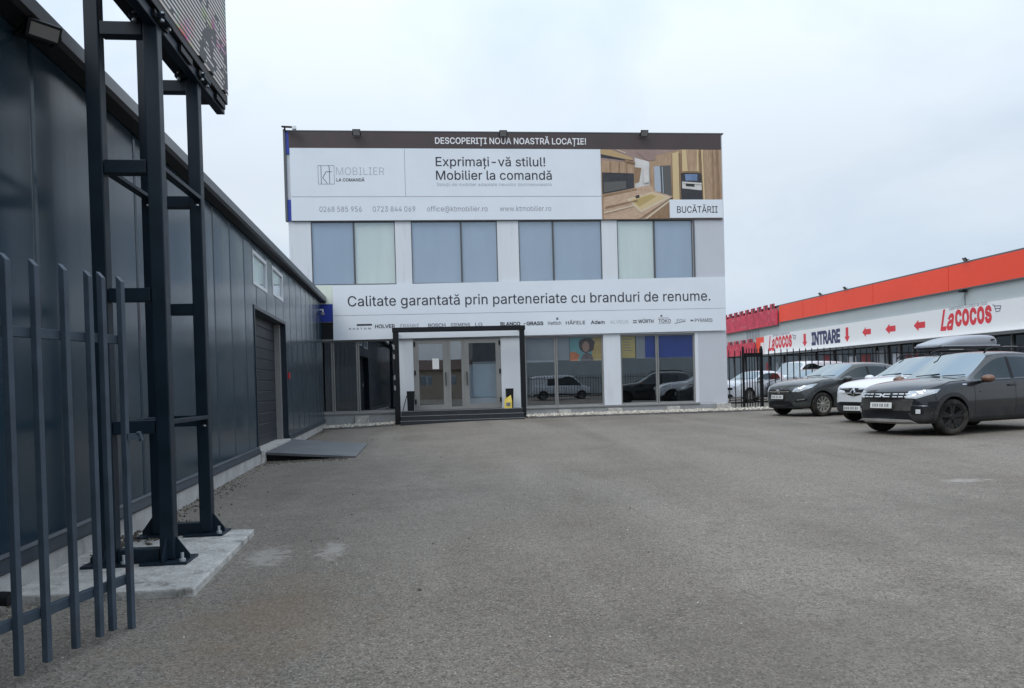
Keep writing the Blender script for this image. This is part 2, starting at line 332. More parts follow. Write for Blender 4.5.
# ------------------------------------------------------------------ helpers
def link(o, parent=None):
    COL.objects.link(o)
    if parent: o.parent = parent
    return o
def tag(o, label=None, cat=None, group=None, kind=None):
    if label: o['label'] = label
    if cat: o['category'] = cat
    if group: o['group'] = group
    if kind: o['kind'] = kind
    return o
def thing(name, label, cat, loc=(0, 0, 0), rz=0, group=None):
    o = bpy.data.objects.new(name, None); o.empty_display_size = .2
    o.location = loc; o.rotation_euler = (0, 0, rz); link(o)
    return tag(o, label, cat, group)
class MB:
    def __init__(s): s.v = []; s.f = []; s.m = []
    def add(s, vs, fs, mi=0):
        k = len(s.v); s.v += [tuple(v) for v in vs]; s.f += [tuple(i+k for i in f) for f in fs]; s.m += [mi]*len(fs); return s
    def box(s, a, b, mi=0, T=None):
        x0, y0, z0 = a; x1, y1, z1 = b
        vs = [Vector(p) for p in ((x0, y0, z0), (x1, y0, z0), (x1, y1, z0), (x0, y1, z0), (x0, y0, z1), (x1, y0, z1), (x1, y1, z1), (x0, y1, z1))]
        if T: vs = [T @ v for v in vs]
        return s.add(vs, [(0, 3, 2, 1), (4, 5, 6, 7), (0, 1, 5, 4), (1, 2, 6, 5), (2, 3, 7, 6), (3, 0, 4, 7)], mi)
    def bar(s, p, q, w, h=None, mi=0, up=(0, 0, 1)):
        p = Vector(p); q = Vector(q); h = h or w; d = (q-p).normalized(); u = Vector(up)
        if abs(d.dot(u)) > .98: u = Vector((1, 0, 0))
        a = d.cross(u).normalized()*w/2; b = a.cross(d).normalized()*h/2
        vs = [p-a-b, p+a-b, p+a+b, p-a+b, q-a-b, q+a-b, q+a+b, q-a+b]
        return s.add(vs, [(0, 1, 2, 3), (7, 6, 5, 4), (0, 4, 5, 1), (1, 5, 6, 2), (2, 6, 7, 3), (3, 7, 4, 0)], mi)
    def prism(s, pts, d, mi=0):
        n = len(pts); d = Vector(d); vs = [Vector(p) for p in pts]; vs += [v+d for v in vs]
        return s.add(vs, [tuple(range(n))[::-1], tuple(range(n, 2*n))]+[(i, (i+1) % n, (i+1) % n+n, i+n) for i in range(n)], mi)
    def tube(s, pts, r, n=8, mi=0):
        pts = [Vector(p) for p in pts]; rings = []; vs = []
        for i, p in enumerate(pts):
            d = (pts[min(i+1, len(pts)-1)]-pts[max(i-1, 0)]).normalized(); u = Vector((0, 0, 1)) if abs(d.z) < .9 else Vector((1, 0, 0))
            a = d.cross(u).normalized(); b = a.cross(d); rr = r[i] if isinstance(r, (list, tuple)) else r
            for k in range(n):
                t = 2*math.pi*k/n; vs.append(p+a*math.cos(t)*rr+b*math.sin(t)*rr)
        fs = [(i*n+k, i*n+(k+1) % n, (i+1)*n+(k+1) % n, (i+1)*n+k) for i in range(len(pts)-1) for k in range(n)]
        fs += [tuple(range(n))[::-1], tuple(range((len(pts)-1)*n, len(pts)*n))]
        return s.add(vs, fs, mi)
    def lathe(s, prof, axis='y', n=32, c=(0, 0, 0), mi=0):
        vs = []; c = Vector(c)
        for (r, h) in prof:
            for k in range(n):
                t = 2*math.pi*k/n; a, b = r*math.cos(t), r*math.sin(t)
                vs.append(c+(Vector((a, h, b)) if axis == 'y' else Vector((a, b, h))))
        fs = [(i*n+k, i*n+(k+1) % n, (i+1)*n+(k+1) % n, (i+1)*n+k) for i in range(len(prof)-1) for k in range(n)]
        fs += [tuple(range(n))[::-1], tuple(range((len(prof)-1)*n, len(prof)*n))]
        return s.add(vs, fs, mi)
    def mesh(s, name, mats):
        me = bpy.data.meshes.new(name); me.from_pydata(s.v, [], s.f)
        for m in (mats if isinstance(mats, list) else [mats]): me.materials.append(m)
        for p, k in zip(me.polygons, s.m): p.material_index = k
        bm = bmesh.new(); bm.from_mesh(me); bmesh.ops.recalc_face_normals(bm, faces=bm.faces); bm.to_mesh(me); bm.free()
        me.update(); return me
    def build(s, name, mats, parent=None, bevel=0, smooth=False):
        o = bpy.data.objects.new(name, s.mesh(name, mats)); link(o, parent)
        if bevel:
            b = o.modifiers.new('bevel', 'BEVEL'); b.width = bevel; b.segments = 2; b.limit_method = 'ANGLE'
        if smooth:
            for p in o.data.polygons: p.use_smooth = True
        return o
def B(a, b, name, m, parent=None, bevel=0): return MB().box(a, b).build(name, m, parent, bevel)
# letter outlines (thousandths of the type size)
GLYPHS = ''' 	188	~!	196	67,160 63,509 132,509 128,160|98,-4 66,9 52,41 66,73 98,86 130,73 143,41 130,9~-	453	337,244 337,188 114,188 114,244~.	188	95,-4 63,9 50,41 63,73 95,87 128,73 141,41 128,9~0	453	227,-7 191,-3 158,7 130,24 105,48 85,77 69,113 48,254 69,395 85,431 106,461 130,484 159,502 191,512 227,516 262,512 295,502 323,484 348,461 368,431 384,395 405,254 384,113 368,77 348,48 323,24 295,7 263,-3|227,50 250,52 271,60 290,74 330,144 344,254 330,365 290,435 271,449 250,457 227,460 203,457 182,449 163,435 123,365 109,254 123,144 163,74 182,60 203,52~1	453	76,0 76,55 391,55 391,0|276,509 276,0 212,0 212,448 209,448 86,358 86,427 198,509~2	453	64,0 64,47 234,229 282,282 311,327 320,371 308,419 273,449 224,460 172,447 139,413 127,362 66,362 68,391 75,418 86,442 143,496 225,516 306,497 361,445 381,372 371,318 336,259 267,180 153,60 153,57 389,57 389,0~3	453	218,-7 133,10 70,57 57,79 48,104 44,132 109,132 126,87 165,59 219,50 275,61 315,93 329,145 316,196 275,234 201,248 157,248 157,299 288,448 288,452 70,452 70,509 372,509 372,461 211,278 211,289 247,290 279,286 308,276 333,262 354,244 371,222 383,198 391,173 393,145 390,116 383,90 370,66 309,12~4	453	40,105 40,158 247,509 311,509 109,166 109,163 413,163 413,105|282,0 282,121 282,146 282,318 343,318 343,0~5	453	221,-7 140,11 83,60 60,130 122,130 138,89 173,60 221,50 276,64 314,104 328,162 314,221 275,262 218,277 167,268 128,246 67,253 96,509 366,509 366,452 151,452 134,301 136,301 178,325 229,334 294,321 345,285 379,231 391,163 388,132 381,102 369,76 352,52 332,32 309,15 282,3 253,-4~6	453	226,-7 196,-4 168,3 142,15 119,31 100,51 84,74 64,162 80,239 137,340 252,509 322,509 151,261 145,261 165,288 196,307 235,314 316,295 337,280 355,262 370,240 389,157 387,127 379,98 368,73 310,14 284,3 257,-4|226,48 279,63 314,101 327,157 314,213 279,251 226,265 174,252 138,214 125,158 138,102 174,63~7	453	97,0 323,448 323,452 62,452 62,509 391,509 391,449 165,0~8	453	226,-7 136,11 74,62 62,84 54,109 52,135 65,195 101,241 153,265 153,267 129,276 109,289 93,308 80,330 73,354 70,380 73,405 79,429 90,450 146,498 226,516 306,498 361,450 373,429 379,405 382,380 379,354 372,330 359,308 343,289 323,276 300,267 300,265 351,241 387,195 401,135 398,109 391,84 378,62 317,11|226,49 285,60 323,91 337,139 322,189 283,223 226,235 169,223 130,189 115,139 129,91 167,60|226,290 274,300 307,330 319,376 308,420 275,449 226,460 177,449 145,420 133,376 145,330 178,300~9	453	226,516 256,513 285,506 310,494 333,478 352,458 368,434 389,347 373,270 315,168 200,0 130,0 301,248 307,248 287,221 257,202 218,195 137,214 116,229 98,247 83,269 64,352 66,382 73,411 85,436 143,494 168,506 196,513|226,460 174,446 138,407 125,352 138,295 174,257 226,243 279,257 314,295 327,350 314,407 279,446~@	676	355,-135 221,-114 122,-53 61,46 40,179 61,309 123,408 220,470 349,492 472,469 562,407 617,319 635,215 631,142 615,76 579,28 561,18 541,13 517,11 476,17 441,36 423,68 420,68 388,30 371,20 351,15 326,13 298,15 273,23 251,35 204,96 188,182 207,265 257,322 279,334 304,341 330,343 385,331 416,306 419,306 419,335 474,335 474,110 485,74 493,66 505,61 518,59 533,61 546,66 557,76 576,127 581,215 567,301 523,373 450,424 347,442 242,424 164,372 115,289 98,178 115,66 165,-17 246,-68 357,-85 412,-80 458,-69 489,-59 504,-107 464,-120 411,-131|329,65 382,78 412,118 422,185 411,249 381,282 331,292 283,277 252,239 242,185 251,125 279,81 293,72 310,67~A	480	16,0 201,509 276,509 463,0 395,0 287,302 264,372 232,478 245,478 213,371 191,302 85,0|110,142 110,199 370,199 370,142~B	456	60,0 60,509 241,509 329,491 350,477 367,461 381,442 398,374 387,320 356,286 315,267 315,262 363,245 402,203 418,136 400,67 386,48 368,31 344,18 247,0|125,57 245,57 281,60 309,67 330,80 344,96 353,115 355,137 342,184 306,218 248,231 125,231|125,285 238,285 288,296 323,326 336,372 333,393 326,412 313,429 294,442 270,449 240,452 125,452~C	510	267,-7 225,-3 186,7 150,25 119,49 92,79 70,115 53,157 44,203 40,254 44,305 53,352 70,393 92,429 119,459 150,484 186,501 225,512 267,516 340,504 402,471 448,418 473,348 408,348 389,395 357,428 315,449 267,456 237,453 209,445 184,432 161,414 141,391 125,364 103,254 125,145 141,117 161,94 184,76 210,63 237,56 267,53 315,60 357,81 389,114 408,160 473,160 448,91 402,38 341,5~D	502	219,0 96,0 96,57 215,57 254,60 288,68 318,81 343,99 363,122 379,149 399,255 379,361 364,388 344,410 320,428 291,441 258,449 221,452 93,452 93,509 225,509 273,505 315,495 353,478 385,455 412,426 433,391 449,351 458,306 462,255 458,205 449,159 433,119 411,83 384,54 351,31 312,14 268,3|125,509 125,0 60,0 60,509~E	419	60,0 60,509 372,509 372,452 125,452 125,286 355,286 355,229 125,229 125,57 375,57 375,0~F	410	60,0 60,509 369,509 369,452 125,452 125,278 346,278 346,221 125,221 125,0~G	520	269,-7 225,-3 185,7 149,25 118,49 91,79 69,116 53,157 43,203 40,254 43,305 53,352 69,393 91,429 117,459 149,484 184,501 223,512 265,516 340,504 403,469 449,416 474,349 408,349 387,393 356,427 315,448 265,456 236,453 209,445 183,432 160,414 141,392 125,364 103,254 125,145 141,117 161,95 184,76 210,63 238,56 269,53 345,71 396,123 415,202 434,199 283,199 283,256 478,256 478,200 475,160 466,124 451,91 431,62 406,38 377,19 344,5 308,-4~H	517	60,0 60,509 125,509 125,289 392,289 392,509 457,509 457,0 392,0 392,232 125,232 125,0~I	300	31,0 31,57 118,57 118,452 31,452 31,509 269,509 269,452 183,452 183,57 269,57 269,0~K	467	104,145 104,216 139,261 174,303 212,344 364,509 448,509 231,276 228,276|60,0 60,509 125,509 125,334 124,225 125,193 125,0|372,0 188,259 228,309 449,0~L	393	60,0 60,509 125,509 125,57 361,57 361,0~M	628	60,0 60,509 152,509 277,187 287,159 299,123 311,84 322,49 307,49 318,83 330,121 342,158 352,187 476,509 568,509 568,0 504,0 504,291 504,327 505,369 506,413 507,457 513,457 498,409 482,363 467,322 456,291 342,0 286,0 170,291 159,321 145,361 129,408 112,457 119,457 120,416 121,372 122,328 122,291 122,0~N	523	60,0 60,509 136,509 343,183 363,151 388,107 414,55 405,54 401,108 399,157 399,195 399,509 463,509 463,0 387,0 202,290 177,331 148,381 108,452 119,454 122,384 124,328 125,291 125,0~O	533	267,-7 225,-3 186,7 150,25 119,49 92,79 70,115 53,157 44,203 40,254 44,305 53,352 70,393 92,429 119,459 150,484 186,501 225,512 267,516 309,512 348,501 384,484 415,459 442,429 464,393 480,352 490,305 493,254 490,203 480,157 464,115 442,79 415,49 384,25 348,7 309,-3|267,53 296,55 324,63 349,76 372,94 392,116 408,144 430,254 408,365 392,392 372,415 349,433 324,446 296,453 267,456 237,453 210,445 184,433 161,415 142,392 125,364 103,254 125,144 142,117 161,94 184,76 210,63 237,55~P	445	60,0 60,509 235,509 272,506 305,499 332,487 356,471 375,452 390,430 409,348 390,265 375,243 356,223 332,207 305,195 272,188 235,186 109,186 109,242 233,242 297,256 333,294 344,348 333,402 297,439 232,452 125,452 125,0~R	449	60,0 60,509 236,509 333,489 356,473 376,455 390,433 409,352 390,271 376,250 356,232 333,217 236,198 96,198 96,255 234,255 298,267 334,300 345,352 334,405 298,440 233,452 125,452 125,0|353,0 230,229 303,229 428,0~S	447	224,-9 128,9 102,23 81,40 64,60 51,83 42,109 38,137 104,137 123,88 166,59 224,49 286,60 329,92 346,139 332,179 296,205 245,222 184,239 145,253 112,269 86,289 67,313 56,341 52,372 54,400 62,425 75,448 138,498 227,516 316,498 377,449 390,427 398,403 401,378 337,378 332,402 320,421 302,437 280,449 254,456 225,459 167,448 129,418 115,376 117,359 122,345 131,334 169,308 212,293 264,279 312,264 359,238 395,198 408,139 406,112 399,87 386,64 370,43 349,25 323,11~T	449	32,452 32,509 417,509 417,452 257,452 257,0 193,0 193,452~U	517	259,-8 220,-6 186,2 154,15 126,33 103,55 85,80 71,108 63,140 60,173 60,509 124,509 124,178 141,113 187,68 259,52 331,68 377,113 393,178 393,509 457,509 457,173 454,140 446,108 433,80 414,55 391,33 363,15 332,2 297,-6~V	480	204,0 16,509 84,509 192,206 215,137 248,31 235,31 267,138 290,206 395,509 463,509 278,0~W	686	155,0 16,509 82,509 163,196 175,145 187,94 197,40 189,40 200,94 211,145 224,196 306,509 380,509 462,196 474,145 486,94 497,40 488,40 499,94 510,145 523,196 603,509 670,509 530,0 455,0 368,323 351,391 336,475 350,475 335,395 318,323 230,0~Y	472	203,0 203,208 16,509 91,509 192,344 222,292 250,230 224,230 251,293 280,344 381,509 455,509 268,208 268,0~a	389	160,-9 94,5 48,45 30,108 43,161 78,193 125,211 178,220 234,227 265,235 271,240 274,246 276,255 276,257 267,297 240,322 196,331 149,322 118,301 100,274 41,291 79,346 133,375 194,384 239,379 286,360 322,320 337,251 337,0 277,0 277,52 272,52 252,25 215,1|170,45 228,59 263,93 276,138 276,190 259,182 231,176 200,171 175,168 134,159 103,139 92,105 102,72 130,52~b	424	229,-8 172,4 138,31 118,59 112,59 112,0 53,0 53,509 114,509 114,319 118,319 137,346 171,373 229,384 259,382 287,374 313,361 335,342 354,320 370,293 390,189 370,84 355,57 336,34 313,16 288,3 260,-6|220,47 242,49 262,55 279,66 316,117 328,189 316,261 280,311 262,322 243,328 220,330 198,328 178,322 161,312 125,263 113,189 125,115 162,65 179,55 198,49~c	396	207,-8 174,-5 144,3 117,16 93,35 72,58 56,85 34,187 56,291 72,318 93,341 117,360 144,374 174,382 207,384 260,377 305,356 340,322 362,277 303,262 290,289 270,311 242,325 207,330 184,328 163,321 145,310 108,258 96,187 108,117 145,66 163,55 184,49 207,46 243,52 271,66 292,89 304,117 363,102 341,56 306,21 261,-1~d	424	195,-8 165,-6 137,3 111,16 89,34 70,57 55,84 34,189 55,293 70,320 89,342 112,361 137,374 165,382 196,384 253,373 287,346 306,319 311,319 311,509 372,509 372,0 313,0 313,59 307,59 287,31 252,4|205,47 226,49 246,55 263,65 299,115 312,189 300,263 263,312 246,322 227,328 205,330 182,328 162,322 145,311 108,261 96,189 109,117 145,66 162,55 182,49~e	404	212,-8 177,-5 145,3 117,16 92,35 72,58 56,85 34,187 55,290 71,317 91,340 115,359 142,373 172,382 205,384 266,374 319,341 357,282 371,194 371,169 75,169 75,221 338,221 310,202 298,269 263,314 205,330 146,313 109,270 96,211 96,178 110,106 151,61 212,46 254,53 285,73 306,105 365,91 335,39 283,4~f	254	228,379 228,327 6,327 6,379|81,0 81,432 96,486 135,519 187,530 222,527 243,521 227,468 215,472 195,474 178,472 164,468 154,460 142,419 142,0~g	425	207,-151 134,-140 82,-110 51,-69 101,-41 122,-66 154,-88 207,-97 236,-95 261,-87 282,-75 298,-58 308,-34 311,-6 311,68 306,68 287,41 252,16 195,5 165,7 138,14 113,27 90,43 71,65 55,90 34,191 55,293 71,320 90,342 112,361 138,374 166,382 196,384 253,373 288,346 308,319 313,319 313,379 372,379 372,-9 370,-40 363,-67 350,-90 334,-109 314,-124 291,-136|205,59 264,75 300,121 312,193 300,264 264,312 247,322 227,328 205,330 182,328 163,322 145,312 109,262 96,193 109,123 145,76~h	410	114,227 114,0 53,0 53,509 114,509 114,287 102,287 116,319 132,344 152,362 175,374 200,382 227,384 295,369 313,356 328,340 341,321 357,240 357,0 296,0 296,235 293,263 286,286 273,304 256,318 235,326 210,329 161,317 126,283~i	167	53,0 53,379 114,379 114,0|84,443 54,455 41,483 54,512 84,524 114,512 126,483 114,455~k	381	110,137 110,212 121,212 284,379 360,379 184,199 177,199|53,0 53,509 114,509 114,0|294,0 148,186 191,229 372,0~l	189	139,-2 112,0 91,8 74,20 62,37 55,59 53,84 53,509 114,509 114,99 120,62 126,57 135,53 146,52 160,53 170,54 181,3 162,-1~m	610	53,0 53,379 112,379 112,295 108,295 132,346 172,376 219,386 245,383 268,375 287,361 303,342 314,320 321,295 312,295 337,343 381,375 437,386 497,372 541,328 557,255 557,0 496,0 496,254 493,279 485,298 473,313 456,323 438,329 419,330 374,320 345,290 335,247 335,0 274,0 274,260 272,280 265,297 253,311 238,322 220,328 199,330 158,320 126,289 114,238 114,0~n	410	114,227 114,0 53,0 53,379 112,379 112,287 102,287 116,319 132,344 152,362 175,374 200,382 227,384 295,369 341,321 357,240 357,0 296,0 296,235 293,263 286,286 273,304 256,318 235,326 210,329 161,317 126,283~o	415	207,-8 174,-5 144,3 117,16 93,35 72,58 56,85 34,187 56,291 72,318 93,341 117,360 144,374 174,382 207,384 241,382 271,374 299,360 323,341 343,318 359,291 381,187 359,85 343,58 323,35 299,16 271,3 241,-5|207,46 231,49 252,55 270,66 307,117 319,187 307,258 270,310 252,321 231,328 207,330 184,328 163,321 145,310 108,258 96,187 108,117 145,66 163,55 184,49~p	424	53,-143 53,379 112,379 112,319 118,319 137,346 171,373 229,384 259,382 287,374 313,361 335,342 354,320 370,293 390,189 370,84 355,57 336,34 313,16 288,3 260,-6 229,-8 173,4 138,31 118,59 114,59 114,-143|220,47 242,49 262,55 279,66 316,117 328,189 316,261 280,311 262,322 243,328 220,330 198,328 178,322 161,312 125,263 113,189 125,115 162,65 179,55 198,49~r	259	53,0 53,379 112,379 112,321 115,321 124,339 137,354 152,367 213,385 229,384 243,384 243,322 230,324 207,326 159,315 126,284 114,237 114,0~s	365	182,-8 112,3 62,38 36,94 94,107 101,87 111,72 124,60 181,45 206,47 227,53 244,62 258,74 265,88 268,103 266,115 262,126 254,136 212,155 149,170 118,180 92,192 72,208 58,227 50,249 47,274 49,295 55,314 65,332 115,370 187,384 254,372 299,339 324,290 268,277 243,316 228,325 210,331 187,333 131,317 119,305 111,292 109,277 110,264 115,253 124,243 172,223 229,209 261,200 287,187 306,171 320,153 328,131 331,107 329,85 323,65 312,47 260,6~t	227	204,379 204,327 6,327 6,379|65,471 126,471 126,98 136,61 144,55 156,51 170,50 185,51 202,54 213,2 192,-3 168,-4 138,-1 113,7 92,21 77,41 68,64 65,93~u	410	182,-5 115,11 97,23 82,39 69,59 53,139 53,379 114,379 114,144 116,117 124,94 137,75 154,61 175,53 200,50 249,62 283,97 296,153 296,379 357,379 357,0 298,0 298,92 307,92 294,60 277,35 257,17 234,5 209,-3~v	389	163,0 17,379 84,379 165,155 187,87 206,21 184,21 203,87 224,155 305,379 371,379 226,0~w	567	138,0 23,379 87,379 133,214 154,137 175,41 165,41 186,135 206,214 252,379 316,379 362,214 382,136 402,41 391,41 413,135 434,214 480,379 545,379 429,0 368,0 319,172 305,225 291,280 277,338 291,338 277,280 263,225 248,172 199,0~x	379	21,0 171,218 171,171 29,379 100,379 147,306 179,253 207,206 175,206 202,253 233,306 282,379 352,379 209,169 209,214 358,0 287,0 231,85 200,136 173,182 205,182 178,136 148,85 91,0~Ä	480	16,0 201,509 276,509 463,0 395,0 287,302 264,372 232,478 245,478 213,371 191,302 85,0|110,142 110,199 370,199 370,142|312,572 283,584 271,612 283,641 312,653 340,641 352,612 340,584|168,572 139,584 127,612 139,641 168,653 196,641 208,612 196,584~Ü	517	259,-8 220,-6 186,2 154,15 126,33 103,55 85,80 71,108 63,140 60,173 60,509 124,509 124,178 141,113 187,68 259,52 331,68 377,113 393,178 393,509 457,509 457,173 454,140 446,108 433,80 414,55 391,33 363,15 332,2 297,-6|331,572 302,584 290,612 302,641 331,653 359,641 371,612 359,584|187,572 158,584 146,612 158,641 187,653 216,641 227,612 216,584~Ă	480	16,0 201,509 276,509 463,0 395,0 287,302 264,372 232,478 245,478 213,371 191,302 85,0|110,142 110,199 370,199 370,142|240,562 190,575 154,610 141,659 186,659 187,644 192,631 201,621 212,612 225,607 240,606 254,607 267,612 278,621 287,631 292,644 294,659 339,659 326,610 290,575~ă	389	160,-9 94,5 48,45 30,108 43,161 78,193 125,211 178,220 234,227 265,235 271,240 274,246 276,255 276,257 267,297 240,322 196,331 149,322 118,301 100,274 41,291 79,346 133,375 194,384 239,379 286,360 322,320 337,251 337,0 277,0 277,52 272,52 252,25 215,1|170,45 228,59 263,93 276,138 276,190 259,182 231,176 200,171 175,168 134,159 103,139 92,105 102,72 130,52|189,433 139,446 104,481 90,529 135,529 137,515 142,502 150,491 161,483 174,478 189,476 204,478 217,483 228,491 236,502 241,515 243,529 288,529 275,481 240,446~Ț	449	32,452 32,509 417,509 417,452 257,452 257,0 193,0 193,452|165,-168 193,-40 255,-40 212,-168~ț	227	204,379 204,327 6,327 6,379|65,471 126,471 126,98 136,61 144,55 156,51 170,50 185,51 202,54 213,2 192,-3 168,-4 138,-1 113,7 92,21 77,41 68,64 65,93|69,-168 97,-40 159,-40 116,-168'''
GLYPH = {}
for row in GLYPHS.split('~'):
    ch, adv, lp = row.split('\t'); GLYPH[ch] = (int(adv), [[tuple(int(q) for q in p.split(',')) for p in l.split(' ')] for l in lp.split('|') if l])
def embolden(lp, d):
    n = len(lp); out = []
    for i in range(n):
        (x0, y0), (x1, y1), (x2, y2) = lp[i-1], lp[i], lp[(i+1) % n]
        a = Vector((x1-x0, y1-y0)); b = Vector((x2-x1, y2-y1))
        if a.length < 1e-6 or b.length < 1e-6: out.append((x1, y1)); continue
        a.normalize(); b.normalize(); k = Vector((-a.y-b.y, a.x+b.x))
        if k.length < .3: out.append((x1, y1)); continue
        k.normalize(); c = max(.5, k.dot(Vector((-a.y, a.x)))); out.append((x1+k.x*d/c, y1+k.y*d/c))
    return out
GCACHE = {}
def glyph_mesh(ch, off):
    """triangles of a letter; overlapping contours are merged by winding number"""
    if (ch, off) in GCACHE: return GCACHE[(ch, off)]
    loops = [embolden(l, off*1000) if off else l for l in GLYPH[ch][1]]
    vs, fs, sg = [], [], []
    for l in loops:
        sg.append(1 if sum(l[i-1][0]*l[i][1]-l[i][0]*l[i-1][1] for i in range(len(l))) > 0 else -1)
        if sg[-1] < 0: l = l[::-1]
        fs.append(list(range(len(vs), len(vs)+len(l)))); vs += [Vector((x/1000, y/1000)) for x, y in l]
    if not vs: GCACHE[(ch, off)] = ([], []); return [], []
    ed = [(f[i-1], f[i]) for f in fs for i in range(len(f))]
    V, E, F, ov, oe, of = delaunay_2d_cdt(vs, ed, [], 0, 1e-5)
    def wind(p):
        n = 0
        for l in loops:
            for (ax, ay), (bx, by) in zip(l, l[1:]+l[:1]):
                ax, ay, bx, by = ax/1000, ay/1000, bx/1000, by/1000
                if (ay <= p[1]) != (by <= p[1]):
                    if ax+(p[1]-ay)*(bx-ax)/(by-ay) > p[0]: n += 1 if by > ay else -1
        return n
    GCACHE[(ch, off)] = (V, [tuple(f) for f in F if len(f) == 3 and wind(((V[f[0]].x+V[f[1]].x+V[f[2]].x)/3, (V[f[0]].y+V[f[1]].y+V[f[2]].y)/3)) != 0])
    return GCACHE[(ch, off)]
def text(body, w, capz, place, m, parent, name='lettering', off=0.0, shear=0.0, depth=.004, space=0.0):
    """place(u, v, d) -> point; the line starts at u = capz[2], is w wide and its capitals reach from capz[0] to capz[1]"""
    x = 0; vs, fs = [], []
    for ch in body:
        V, F = glyph_mesh(ch, off); k = len(vs)
        vs += [(x+p.x+shear*p.y, p.y) for p in V]; fs += [tuple(i+k for i in f) for f in F]
        x += GLYPH[ch][0]/1000+space
    used = sorted({i for f in fs for i in f}); ix = {q: i for i, q in enumerate(used)}
    vs = [vs[q] for q in used]; fs = [tuple(ix[i] for i in f) for f in fs]
    x0, x1 = min(v[0] for v in vs), max(v[0] for v in vs)
    sx = w/(x1-x0); z0, z1, u0 = capz; sz = (z1-z0)/0.509
    me = bpy.data.meshes.new(name); me.from_pydata([tuple(place(u0+(a-x0)*sx, z0+b*sz, depth)) for a, b in vs], [], fs); me.materials.append(m)
    return link(bpy.data.objects.new(name, me), parent)
def poly(pts, place, d, m, parent, name, thick=.003):
    n = len(pts); vs = [place(u, v, d) for u, v in pts]+[place(u, v, d-thick) for u, v in pts]
    fs = [tuple(range(n)), tuple(range(n, 2*n))[::-1]]+[(i, i+n, (i+1) % n+n, (i+1) % n) for i in range(n)]
    return MB().add(vs, fs).build(name, m, parent)
def gridwall(us, zs, skip, place, depth=lambda u: 0.0, thick=.2):
    """a wall as one connected sheet with real openings and reveals. place(u, z, d): d outward"""
    mb = MB(); nu, nz = len(us), len(zs); id0 = {}
    def vid(i, j, k):
        if (i, j, k) not in id0:
            id0[(i, j, k)] = len(mb.v); mb.v.append(tuple(place(us[i], zs[j], depth(us[i]) if k == 0 else -thick)))
        return id0[(i, j, k)]
    solid = lambda i, j: 0 <= i < nu-1 and 0 <= j < nz-1 and not skip((us[i]+us[i+1])/2, (zs[j]+zs[j+1])/2)
    for i in range(nu-1):
        for j in range(nz-1):
            if not solid(i, j): continue
            q = [(i, j), (i+1, j), (i+1, j+1), (i, j+1)]
            mb.f.append(tuple(vid(a, b, 0) for a, b in q)); mb.m.append(0)
            mb.f.append(tuple(vid(a, b, 1) for a, b in q[::-1])); mb.m.append(0)
            for (a, b), (c, d), ni, nj in ((q[0], q[1], i, j-1), (q[1], q[2], i+1, j), (q[2], q[3], i, j+1), (q[3], q[0], i-1, j)):
                if not solid(ni, nj):
                    mb.f.append((vid(a, b, 0), vid(a, b, 1), vid(c, d, 1), vid(c, d, 0))); mb.m.append(0)
    return mb
def copy_tree(o, parent=None):
    c = o.copy(); COL.objects.link(c)
    if parent: c.parent = parent
    for ch in list(o.children): copy_tree(ch, c)
    return c

# ------------------------------------------------------------------ ground
def sstep(a, b, x):
    t = max(0, min(1, (x-a)/(b-a))); return t*t*(3-2*t)
def gz(X, Y):
    return .0080*max(0, min(24, Y-2))*sstep(-5, 3, X)
def build_ground():
    ax = [-300, -150, -80, -40, -20, -10]+[-6+.5*i for i in range(73)]+[34, 40, 50, 70, 100, 160, 300]
    ay = [-300, -150, -80, -50, -30, -20]+[-12+.5*i for i in range(95)]+[40, 50, 65, 80, 110, 160, 300, 700]
    mb = MB(); n = len(ax)
    mb.v = [(x, y, gz(x, y)+.006*math.sin(x*1.1+1)*math.sin(y*.83)) for y in ay for x in ax]
    mb.f = [(j*n+i, j*n+i+1, (j+1)*n+i+1, (j+1)*n+i) for j in range(len(ay)-1) for i in range(n-1)]; mb.m = [0]*len(mb.f)
    o = mb.build('ground', M['asphalt'], smooth=True); tag(o, 'worn grey asphalt yard with pale aggregate and brown stains', kind='structure')
build_ground()

